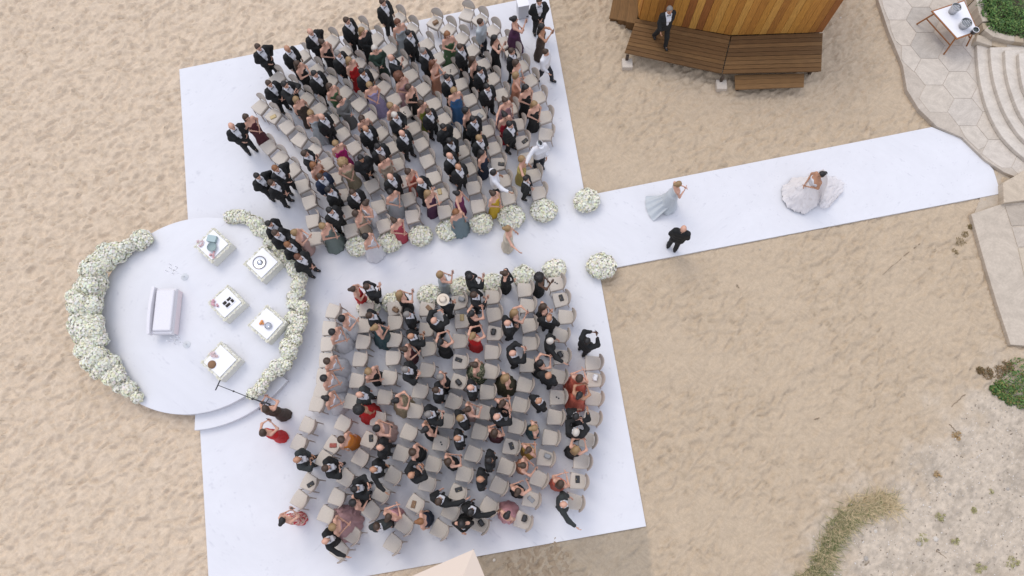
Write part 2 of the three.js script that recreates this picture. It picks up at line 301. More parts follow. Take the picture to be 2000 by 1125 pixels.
const cone = (a, b, ra, rb) => { // tapered capsule
  const dx = b[0] - a[0], dy = b[1] - a[1], dz = b[2] - a[2], l = dx * dx + dy * dy + dz * dz;
  return (x, y, z, inf = 0) => { const px = x - a[0], py = y - a[1], pz = z - a[2]; const t = l ? clamp((px * dx + py * dy + pz * dz) / l, 0, 1) : 0; const ex = px - dx * t, ey = py - dy * t, ez = pz - dz * t; return Math.sqrt(ex * ex + ey * ey + ez * ez) - (ra + (rb - ra) * t) - inf; };
};
const ell = (c, r) => (x, y, z) => { const a = (x - c[0]) / r[0], b = (y - c[1]) / r[1], d = (z - c[2]) / r[2]; const k = Math.sqrt(a * a + b * b + d * d); return (k - 1) * Math.min(r[0], r[1], r[2]); };
const many = (l, k) => (x, y, z, inf = 0) => { let d = 1e9; for (const q of l) d = d > 1e8 ? q(x, y, z, inf) : smin(d, q(x, y, z, inf), k); return d; };

const POSES = { // [left elbow, left wrist, right elbow, right wrist] for a 1.78 m figure facing +z
  sides: [[0.245, 1.17, -0.03], [0.235, 0.92, 0.06], [-0.24, 1.17, -0.02], [-0.25, 0.92, 0.05]],
  folded: [[0.27, 1.2, 0.0], [0.055, 1.03, 0.21], [-0.27, 1.2, 0.0], [-0.04, 1.02, 0.23]],
  clap: [[0.26, 1.19, 0.07], [0.05, 1.24, 0.28], [-0.26, 1.19, 0.07], [-0.045, 1.23, 0.29]],
  hip: [[0.38, 1.2, -0.06], [0.2, 1.02, 0.07], [-0.27, 1.19, 0.0], [-0.06, 1.05, 0.22]],
  phone: [[0.27, 1.33, 0.2], [0.07, 1.53, 0.33], [-0.27, 1.33, 0.2], [-0.07, 1.53, 0.33]],
  phone1: [[0.26, 1.18, 0.03], [0.1, 1.08, 0.22], [-0.3, 1.36, 0.2], [-0.13, 1.6, 0.33]],
  reach: [[0.26, 1.18, 0.02], [0.16, 1.05, 0.2], [-0.42, 1.33, 0.12], [-0.58, 1.34, 0.3]],
  walk: [[0.26, 1.19, -0.13], [0.24, 0.97, -0.1], [-0.25, 1.18, 0.05], [-0.24, 1.0, 0.24]],
};
const STRIDE = { walk: [0.26, -0.24] };
function skeleton(fem, pose) {
  const sw = fem ? 0.165 : 0.19, P = POSES[pose], k = fem ? 0.9 : 1, st = STRIDE[pose] || [0.03, -0.03];
  const S = [[sw, 1.445, -0.015], [-sw, 1.445, -0.015]];
  const j = { S, E: [P[0], P[2]].map(p => [p[0] * (fem ? 0.93 : 1), p[1], p[2]]), W: [P[1], P[3]].map(p => [p[0] * (fem ? 0.95 : 1), p[1], p[2]]) };
  j.arms = [0, 1].map(i => [cone(S[i], j.E[i], 0.052 * k, 0.042 * k), cone(j.E[i], j.W[i], 0.041 * k, 0.027 * k)]);
  j.K = [1, -1].map((s, i) => [s * (fem ? 0.07 : 0.1), 0.5, 0.03 + st[i] * 0.55]); j.A = [1, -1].map((s, i) => [s * (fem ? 0.065 : 0.11), 0.1, st[i] - 0.02]);
  j.legs = [0, 1].map(i => [cone([(i ? -1 : 1) * (fem ? 0.08 : 0.092), 0.9, 0], j.K[i], 0.085, fem ? 0.05 : 0.058), cone(j.K[i], j.A[i], fem ? 0.048 : 0.056, 0.036)]);
  j.torso = fem ? [cone([-0.125, 1.41, -0.01], [0.125, 1.41, -0.01], 0.06, 0.06), cone([-0.07, 1.28, 0.02], [0.07, 1.28, 0.02], 0.105, 0.105), cone([-0.045, 1.1, 0], [0.045, 1.1, 0], 0.092, 0.092), cone([-0.085, 0.92, -0.01], [0.085, 0.92, -0.01], 0.11, 0.11)]
    : [cone([-0.14, 1.42, -0.01], [0.14, 1.42, -0.01], 0.075, 0.075), cone([-0.095, 1.28, 0.01], [0.095, 1.28, 0.01], 0.118, 0.118), cone([-0.075, 1.1, 0.01], [0.075, 1.1, 0.01], 0.112, 0.112), cone([-0.075, 0.93, 0], [0.075, 0.93, 0], 0.115, 0.115)];
  j.neck = cone([0, 1.43, -0.02], [0, 1.6, 0.005], fem ? 0.046 : 0.056, fem ? 0.044 : 0.054);
  return j;
}
const skull = ell([0, 1.69, 0.0], [0.08, 0.102, 0.099]);
function headSDF(x, y, z) {
  let d = smin(skull(x, y, z), cone([0, 1.63, 0.035], [0, 1.585, 0.062], 0.056, 0.04)(x, y, z), 0.05);
  const ax = Math.abs(x);
  d = smax(d, -(Math.hypot(ax - 0.033, y - 1.672, z - 0.108) - 0.02), 0.02);                      // eye sockets
  d = smin(d, Math.hypot(ax - 0.032, y - 1.67, z - 0.078) - 0.0135, 0.006);
  d = smin(d, cone([0, 1.672, 0.092], [0, 1.64, 0.114], 0.008, 0.014)(x, y, z), 0.014);             // nose
  d = smin(d, cone([-0.018, 1.603, 0.094], [0.018, 1.603, 0.094], 0.008, 0.008)(x, y, z), 0.008);   // lips
  d = smin(d, ell([0.083, 1.662, -0.005], [0.012, 0.032, 0.02])(ax, y, z), 0.012);                // ears
  return smin(d, cone([0, 1.5, -0.015], [0, 1.6, 0.005], 0.05, 0.05)(x, y, z), 0.03);
}
function handGeo(W, E, side) {
  const dir = V(W[0] - E[0], W[1] - E[1], W[2] - E[2]).normalize();
  let nrm = V(-side, 0, 0); nrm.addScaledVector(dir, -nrm.dot(dir)); if (nrm.length() < 0.2) nrm = V(0, -1, 0.3).addScaledVector(dir, -V(0, -1, 0.3).dot(dir)); nrm.normalize();
  const lat = V().crossVectors(dir, nrm).normalize().multiplyScalar(side); // towards the thumb or away from it
  const o = V(...W), P = (d, l, n) => o.clone().addScaledVector(dir, d).addScaledVector(lat, l).addScaledVector(nrm, n);
  const gs = []; const palm = new THREE.SphereGeometry(1, 7, 5); const m = new THREE.Matrix4().makeBasis(lat, dir, nrm).scale(V(0.042, 0.055, 0.017)).setPosition(P(0.045, 0, 0)); palm.applyMatrix4(m); gs.push(palm);
  [[-0.029, 0.056], [-0.01, 0.072], [0.01, 0.078], [0.029, 0.07]].forEach(([l, len]) => gs.push(tube([P(0.075, l, 0), P(0.085 + len * 0.5, l * 1.08, 0.012), P(0.078 + len * 0.85, l * 1.05, 0.036)], [0.0095, 0.0088, 0.007], 5)));
  gs.push(tube([P(0.02, 0.03, 0.004), P(0.05, 0.055, 0.016), P(0.078, 0.056, 0.028)], [0.012, 0.01, 0.008], 5));
  return gs;
}
const geoCache = {};
const cached = (k, f) => geoCache[k] || (geoCache[k] = f());
function clothUV(g) { const p = g.attributes.position, uv = new Float32Array(p.count * 2); for (let i = 0; i < p.count; i++) { uv[2 * i] = Math.atan2(p.getX(i), p.getZ(i) + 0.001) / Math.PI; uv[2 * i + 1] = p.getY(i) + 0.5 * Math.hypot(p.getX(i), p.getZ(i)); } g.setAttribute('uv', new THREE.BufferAttribute(uv, 2)); return g; }
function bodyGeo(fem, pose) {
  return cached('body' + fem + pose, () => {
    const j = skeleton(fem, pose);
    const up = many([...j.torso, j.neck, ...j.arms[0], ...j.arms[1]], 0.05), lowr = many([j.torso[2], j.torso[3], ...j.legs[0], ...j.legs[1], cone(j.A[0], [j.A[0][0] * 1.1, 0.05, j.A[0][2] + 0.13], 0.036, 0.03), cone(j.A[1], [j.A[1][0] * 1.1, 0.05, j.A[1][2] + 0.13], 0.036, 0.03)], 0.05);
    const parts = [surfaceNets((x, y, z) => smax(up(x, y, z), 1.0 - y, 0.01), [-0.66, 0.86, -0.3], [0.62, 1.72, 0.52], fem ? 0.032 : 0.046), surfaceNets((x, y, z) => smax(lowr(x, y, z), y - 1.04, 0.01), [-0.32, -0.05, -0.42], [0.32, 1.12, 0.55], 0.048)];
    const head = surfaceNets((x, y, z) => Math.max(headSDF(x, y, z), 1.5 - y), [-0.12, 1.46, -0.13], [0.12, 1.82, 0.15], 0.015);
    for (const s of [0, 1]) parts.push(...handGeo(j.W[s], j.E[s], s ? -1 : 1));
    const g = merge([...parts, head]); const p = g.attributes.position, col = new Float32Array(p.count * 3).fill(1);
    const put = (i, r, gg, b) => { col[3 * i] = r; col[3 * i + 1] = gg; col[3 * i + 2] = b; };
    for (let i = 0; i < p.count; i++) { const x = Math.abs(p.getX(i)), y = p.getY(i), z = p.getZ(i); if (y < 1.55 || z < 0.06) continue;
      if (Math.hypot(x - 0.033, (y - 1.67) * 1.3) < 0.016) put(i, 0.18, 0.15, 0.14);
      else if (Math.hypot((x - 0.034) * 0.5, y - 1.7) < 0.009) put(i, 0.4, 0.33, 0.28);
      else if (x < 0.026 && Math.abs(y - 1.603) < 0.011) put(i, 0.85, 0.55, 0.52); }
    g.setAttribute('color', new THREE.BufferAttribute(col, 3)); const m = mergeVertices(g, 1e-4); m.computeVertexNormals(); return m;
  });
}
const wr = (x, y, z, a) => a * (noise3(x * 9, y * 6, z * 9) + 0.5 * noise3(x * 21, y * 12, z * 21));
function jacketGeo(pose) {
  return cached('jacket' + pose, () => { const j = skeleton(false, pose); const d0 = many([...j.torso, cone([-0.085, 0.86, 0], [0.085, 0.86, 0], 0.118, 0.118), ...j.arms[0], ...j.arms[1]], 0.045);
    return clothUV(surfaceNets((x, y, z) => { let d = d0(x, y, z, 0.026) + wr(x, y, z, 0.006); d = smax(d, 0.8 - y, 0.01); d = smax(d, y - 1.52, 0.01);
      for (const i of [0, 1]) { const W = j.W[i], E = j.E[i]; const l = Math.hypot(W[0] - E[0], W[1] - E[1], W[2] - E[2]); const t = ((x - W[0]) * (W[0] - E[0]) + (y - W[1]) * (W[1] - E[1]) + (z - W[2]) * (W[2] - E[2])) / l; if (Math.hypot(x - W[0], y - W[1], z - W[2]) < 0.11) d = Math.max(d, t + 0.012); }
      const w = 0.012 + 0.078 * clamp((y - 1.08) / 0.36, 0, 1); const v = Math.max(Math.abs(x) - w, 1.07 - y, -z); d = smax(d, -v, 0.012); d = smax(d, -(Math.hypot(x, (y - 1.53) * 1.2, z + 0.01) - 0.08), 0.01); return d; }, [-0.68, 0.74, -0.3], [0.62, 1.72, 0.52], 0.035)); });
}
function shirtGeo(pose) {
  return cached('shirt', () => { const j = skeleton(false, 'sides'); const d0 = many([...j.torso, cone([0, 1.44, -0.015], [0, 1.5, -0.01], 0.068, 0.064)], 0.045); return surfaceNets((x, y, z) => { let d = d0(x, y, z, 0.012); return Math.max(d, 1.02 - y, y - 1.535, Math.abs(x) - 0.115, -z - 0.07); }, [-0.16, 0.98, -0.14], [0.16, 1.6, 0.2], 0.03); });
}
function fullShirtGeo(pose) { // worn without a jacket
  return cached('fullshirt' + pose, () => { const j = skeleton(false, pose); const d0 = many([...j.torso, ...j.arms[0], ...j.arms[1], cone([0, 1.44, -0.015], [0, 1.5, -0.01], 0.064, 0.06)], 0.045);
    return clothUV(surfaceNets((x, y, z) => { let d = d0(x, y, z, 0.022) + wr(x, y, z, 0.008); d = Math.max(d, 0.86 - y, y - 1.53); for (const i of [0, 1]) { const W = j.W[i], E = j.E[i]; const l = Math.hypot(W[0] - E[0], W[1] - E[1], W[2] - E[2]); const t = ((x - W[0]) * (W[0] - E[0]) + (y - W[1]) * (W[1] - E[1]) + (z - W[2]) * (W[2] - E[2])) / l; if (Math.hypot(x - W[0], y - W[1], z - W[2]) < 0.11) d = Math.max(d, t + 0.01); } return d; }, [-0.68, 0.8, -0.3], [0.62, 1.72, 0.52], 0.035)); });
}
function trouserGeo(pose) {
  return cached('trousers' + (STRIDE[pose] ? pose : ''), () => { const j = skeleton(false, STRIDE[pose] ? pose : 'sides'); const d0 = many([cone([-0.075, 0.95, 0], [0.075, 0.95, 0], 0.115, 0.115), ...[0, 1].flatMap(i => [cone([(i ? -1 : 1) * 0.092, 0.9, 0], j.K[i], 0.1, 0.08), cone(j.K[i], [j.A[i][0], 0.07, j.A[i][2]], 0.08, 0.07)])], 0.03);
    return clothUV(surfaceNets((x, y, z) => Math.max(d0(x, y, z) + wr(x, y, z, 0.007), 0.055 - y, y - 1.04), [-0.3, 0, -0.42], [0.3, 1.1, 0.5], 0.04)); });
}
function shoeGeo(pose) {
  return cached('shoes' + (STRIDE[pose] ? pose : ''), () => { const j = skeleton(false, STRIDE[pose] ? pose : 'sides'); const d0 = [0, 1].map(i => { const a = j.A[i]; return many([cone([a[0], 0.06, a[2] - 0.04], [a[0] * 1.1, 0.05, a[2] + 0.12], 0.05, 0.045), cone([a[0], 0.1, a[2]], [a[0], 0.06, a[2] + 0.02], 0.048, 0.05)], 0.03); });
    return surfaceNets((x, y, z) => Math.max(Math.min(d0[0](x, y, z), d0[1](x, y, z)), 0.004 - y), [-0.22, -0.04, -0.4], [0.22, 0.2, 0.5], 0.024); });
}
function tieGeo() { return cached('tie', () => merge([-1, 1].map(s => { const g = new THREE.ConeGeometry(0.026, 0.055, 6); g.rotateZ(s * Math.PI / 2); g.scale(1, 1, 0.6); g.translate(s * 0.03, 1.49, 0.072); return g; }).concat([box(0, 1.49, 0.076, 0.018, 0.02, 0.018)]))); }
function hairGeo(style) {
  return cached('hair' + style, () => {
    const cut = (x, y, z) => (y - 1.7) * 0.62 - (z - 0.05) * 0.78 + 0.012 * noise3(x * 30, y * 30, z * 30); // positive = scalp side
    const tex = (x, y, z) => 0.004 * noise3(x * 40, y * 14, z * 40);
    const cap = inf => (x, y, z) => smax(skull(x, y, z) - inf + tex(x, y, z), -cut(x, y, z), 0.012);
    const f = { short: (x, y, z) => Math.max(cap(0.015)(x, y, z), 1.61 - y),
      fringe: (x, y, z) => Math.max(cap(0.01)(x, y, z), 1.60 - y, y - 1.70, z - 0.03),
      bob: (x, y, z) => smin(cap(0.024)(x, y, z), Math.max(cone([0, 1.68, -0.03], [0, 1.58, -0.045], 0.1, 0.085)(x, y, z), z - 0.02 - Math.max(0, Math.abs(x) - 0.075)) + tex(x, y, z), 0.03),
      bun: (x, y, z) => smin(Math.max(cap(0.016)(x, y, z), 1.6 - y), Math.hypot(x, y - 1.715, z + 0.115) - 0.058 + 0.006 * noise3(x * 40, y * 40, z * 40), 0.02),
      long: (x, y, z) => smin(cap(0.026)(x, y, z), many([cone([-0.045, 1.66, -0.05], [-0.06, 1.36, -0.105], 0.065, 0.045), cone([0.045, 1.66, -0.05], [0.06, 1.36, -0.105], 0.065, 0.045), cone([0, 1.66, -0.06], [0, 1.33, -0.115], 0.06, 0.05)], 0.03)(x, y, z) + 0.010 * noise3(x * 26, y * 9, z * 26), 0.03),
      curly: (x, y, z) => Math.max(Math.hypot(x, (y - 1.71) * 0.95, z + 0.045) - 0.165 + 0.02 * noise3(x * 16, y * 16, z * 16) + 0.01 * noise3(x * 40, y * 40, z * 40), (z - 0.04) - Math.max(0, (y - 1.72) * 0.9) - Math.max(0, Math.abs(x) - 0.075) * 2) }[style];
    return clothUV(surfaceNets(f, [-0.22, 1.24, -0.25], [0.22, 1.92, 0.16], 0.0205)); });
}
const SIL = { slim: [0.185, 0.175, 0.245, 0.02, 7], aline: [0.19, 0.25, 0.36, 0.03, 9], full: [0.2, 0.36, 0.56, 0.045, 12] };
function gownGeo(pose, sil, sleeve) {
  return cached('gown' + (sleeve ? pose : '') + sil + sleeve, () => {
    const j = skeleton(true, sleeve ? pose : 'sides'), [rh, rk, rb, am, nf] = SIL[sil]; const bod = many([...j.torso, ...(sleeve ? [...j.arms[0], ...j.arms[1]] : [])], 0.045);
    const top = sleeve ? 1.46 : 1.335;
    return clothUV(surfaceNets((x, y, z) => {
      let d = bod(x, y, z, sleeve ? 0.018 : 0.013) + wr(x, y, z, 0.004); d = Math.max(d, y - top + (sleeve ? 0 : 0.02 * Math.cos(x * 30) * (z > 0 ? -1 : 0.4)));
      if (sleeve) d = Math.max(d, -(Math.hypot(x, (y - 1.49) * 1.1, z - 0.05) - 0.1));
      const th = Math.atan2(x, z), t = clamp((1.06 - y) / 1.04, 0, 1);
      const r = t < 0.16 ? mix(0.125, rh, sstep(0, 0.16, t)) : t < 0.55 ? mix(rh, rk, (t - 0.16) / 0.39) : mix(rk, rb, (t - 0.55) / 0.45);
      const fold = am * t * (Math.sin(th * nf + 3 * noise2(th * 1.2, t * 2)) * 0.7 + 0.6 * noise3(Math.sin(th) * 2.2, t * 1.5, Math.cos(th) * 2.2));
      const ex = sil === 'slim' ? 0.82 : 0.92; const sk = Math.max((Math.hypot(x, z / ex + 0.05 * t) - r - fold) * 0.85, y - 1.06, 0.012 - y);
      return smin(d, sk, 0.03);
    }, [-0.66, -0.05, -0.68], [0.66, 1.6, 0.68], sil === 'full' ? 0.045 : 0.038)); });
}

const C = { // base colours, linear
  black: [0.009, 0.0095, 0.0095], charcoal: [0.028, 0.033, 0.032], navy: [0.012, 0.022, 0.05], red: [0.55, 0.01, 0.012], crimson: [0.42, 0.008, 0.03], burgundy: [0.085, 0.012, 0.02], plum: [0.075, 0.018, 0.06], berry: [0.16, 0.014, 0.085], magenta: [0.45, 0.01, 0.16], rose: [0.46, 0.05, 0.08], coral: [0.58, 0.13, 0.08], peach: [0.62, 0.28, 0.17], blush: [0.60, 0.40, 0.35], pink: [0.60, 0.30, 0.32], dusty: [0.50, 0.30, 0.31], mauve: [0.33, 0.19, 0.21], lilac: [0.40, 0.35, 0.55], rust: [0.34, 0.11, 0.035], orange: [0.72, 0.24, 0.03], gold: [0.48, 0.30, 0.05], mustard: [0.58, 0.38, 0.02], yellow: [0.55, 0.44, 0.13], champagne: [0.52, 0.43, 0.27], beige: [0.47, 0.38, 0.28], ivory: [0.66, 0.58, 0.45], white: [0.74, 0.74, 0.76], silver: [0.42, 0.46, 0.47], paleblue: [0.45, 0.56, 0.62], blue: [0.04, 0.13, 0.28], teal: [0.012, 0.06, 0.07], sage: [0.15, 0.19, 0.17], steel: [0.17, 0.23, 0.25], green: [0.07, 0.15, 0.06], darkgreen: [0.03, 0.06, 0.04], leaf: [0.10, 0.12, 0.05], olive: [0.075, 0.065, 0.025], chartreuse: [0.26, 0.30, 0.03], mocha: [0.055, 0.035, 0.024], grey: [0.16, 0.16, 0.15], palegrey: [0.58, 0.62, 0.64], floral: [0.60, 0.36, 0.32] };
const WORD = { rose: 'rose red', dusty: 'dusty pink', paleblue: 'pale blue', darkgreen: 'dark green', leaf: 'leaf print green', palegrey: 'pale grey', teal: 'dark teal', steel: 'grey blue', sage: 'grey green', floral: 'pink floral', mocha: 'dark brown' };
const HAIR = { black: [0.012, 0.01, 0.009], brown: [0.055, 0.03, 0.016], auburn: [0.13, 0.045, 0.018], ginger: [0.24, 0.10, 0.035], blonde: [0.30, 0.19, 0.085], grey: [0.22, 0.20, 0.18], white: [0.58, 0.53, 0.46], bald: [0.12, 0.09, 0.07] };
const SKIN = { lt: [0.60, 0.34, 0.24], md: [0.45, 0.235, 0.14], dk: [0.13, 0.062, 0.035] };
const floralTex = texture(128, 128, (u, v) => { const a = tnoise(u, v, 7, 3), b = tnoise(u, v, 9, 8); return a > 0.25 ? [210, 60, 70] : b > 0.3 ? [250, 225, 215] : b < -0.5 ? [120, 140, 90] : [246, 190, 178]; });
const leafTex = texture(128, 128, (u, v) => { const a = tnoise(u, v, 8, 13), b = tnoise(u, v, 10, 18); return a > 0.2 ? [235, 235, 200] : b > 0.25 ? [90, 120, 70] : [120, 130, 100]; });
const sequinTex = texture(128, 128, (u, v) => { const g = 215 + 40 * tnoise(u, v, 40, 4) + 30 * (rnd() - 0.5); return [g, g, g]; });
const weave = texture(128, 128, () => { const g = 244 + 20 * (rnd() - 0.5); return [g, g, g]; });
const cloth = (name, rough = 0.75) => { const ex = { map: weave }; let c = C[name]; if (name === 'floral') { ex.map = floralTex; c = [0.8, 0.8, 0.8]; } if (name === 'leaf') { ex.map = leafTex; c = [0.45, 0.45, 0.42]; } if (name === 'gold' || name === 'champagne' || name === 'olive') { ex.map = sequinTex; } return mat('cloth ' + name, c, rough, ex); };
const skinMat = s => mat('skin ' + s, SKIN[s], 0.6, { vertexColors: true });
const hairMat = h => mat('hair ' + h, HAIR[h], 0.55, { map: weave });

const people = [];
function makePerson(spec) {
  const { g, hair, style, skin, outfit, pose, face, px, py, base, scale = 1, x, z } = spec; const fem = g === 'w';
  const o = new THREE.Group(); o.name = numbered('person'); scene.add(o);
  const b = part(o, 'body', bodyGeo(fem, pose), skinMat(skin));
  if (style !== 'none') part(o, 'hair', hairGeo(style), hairMat(hair));
  if (!fem) {
    const [up] = outfit.split(':');
    const suit = { tux: 'black', navy: 'navy', dark: 'black', charcoal: 'charcoal' }[up];
    if (suit) {
      part(o, 'jacket', jacketGeo(pose), cloth(suit, 0.85)); part(o, 'shirt', shirtGeo(pose), up === 'dark' ? mat('black shirt', [0.02, 0.02, 0.02], 0.8) : cloth('white', 0.8)); part(o, 'bow_tie', tieGeo(), cloth('black'));
      part(o, 'trousers', trouserGeo(pose), cloth(suit === 'charcoal' ? 'charcoal' : suit, 0.85));
    } else { part(o, 'shirt', fullShirtGeo(pose), up === 'greyshirt' ? cloth('silver', 0.85) : cloth('white', 0.85)); part(o, 'trousers', trouserGeo(pose), mat('dark trousers', [0.014, 0.017, 0.024], 0.85)); }
    part(o, 'shoes', shoeGeo(pose), mat('shoe leather', [0.008, 0.008, 0.008], 0.35));
  } else {
    const [c, sil, sl] = outfit.split(':'); part(o, sil === 'slim' ? 'dress' : 'gown', gownGeo(pose, sil, sl ? 1 : 0), cloth(c, c === 'silver' || c === 'teal' || c === 'blue' ? 0.5 : 0.75));
  }
  const s = scale * (fem ? 0.955 : 1), hy = base + 1.675 * s, p = x !== undefined ? V(x, 0, z) : at(px, py, hy);
  o.scale.setScalar(s); o.position.set(p.x, base, p.z); o.rotation.y = (90 - face) * Math.PI / 180;
  spec.obj = o; people.push(spec); return o;
}

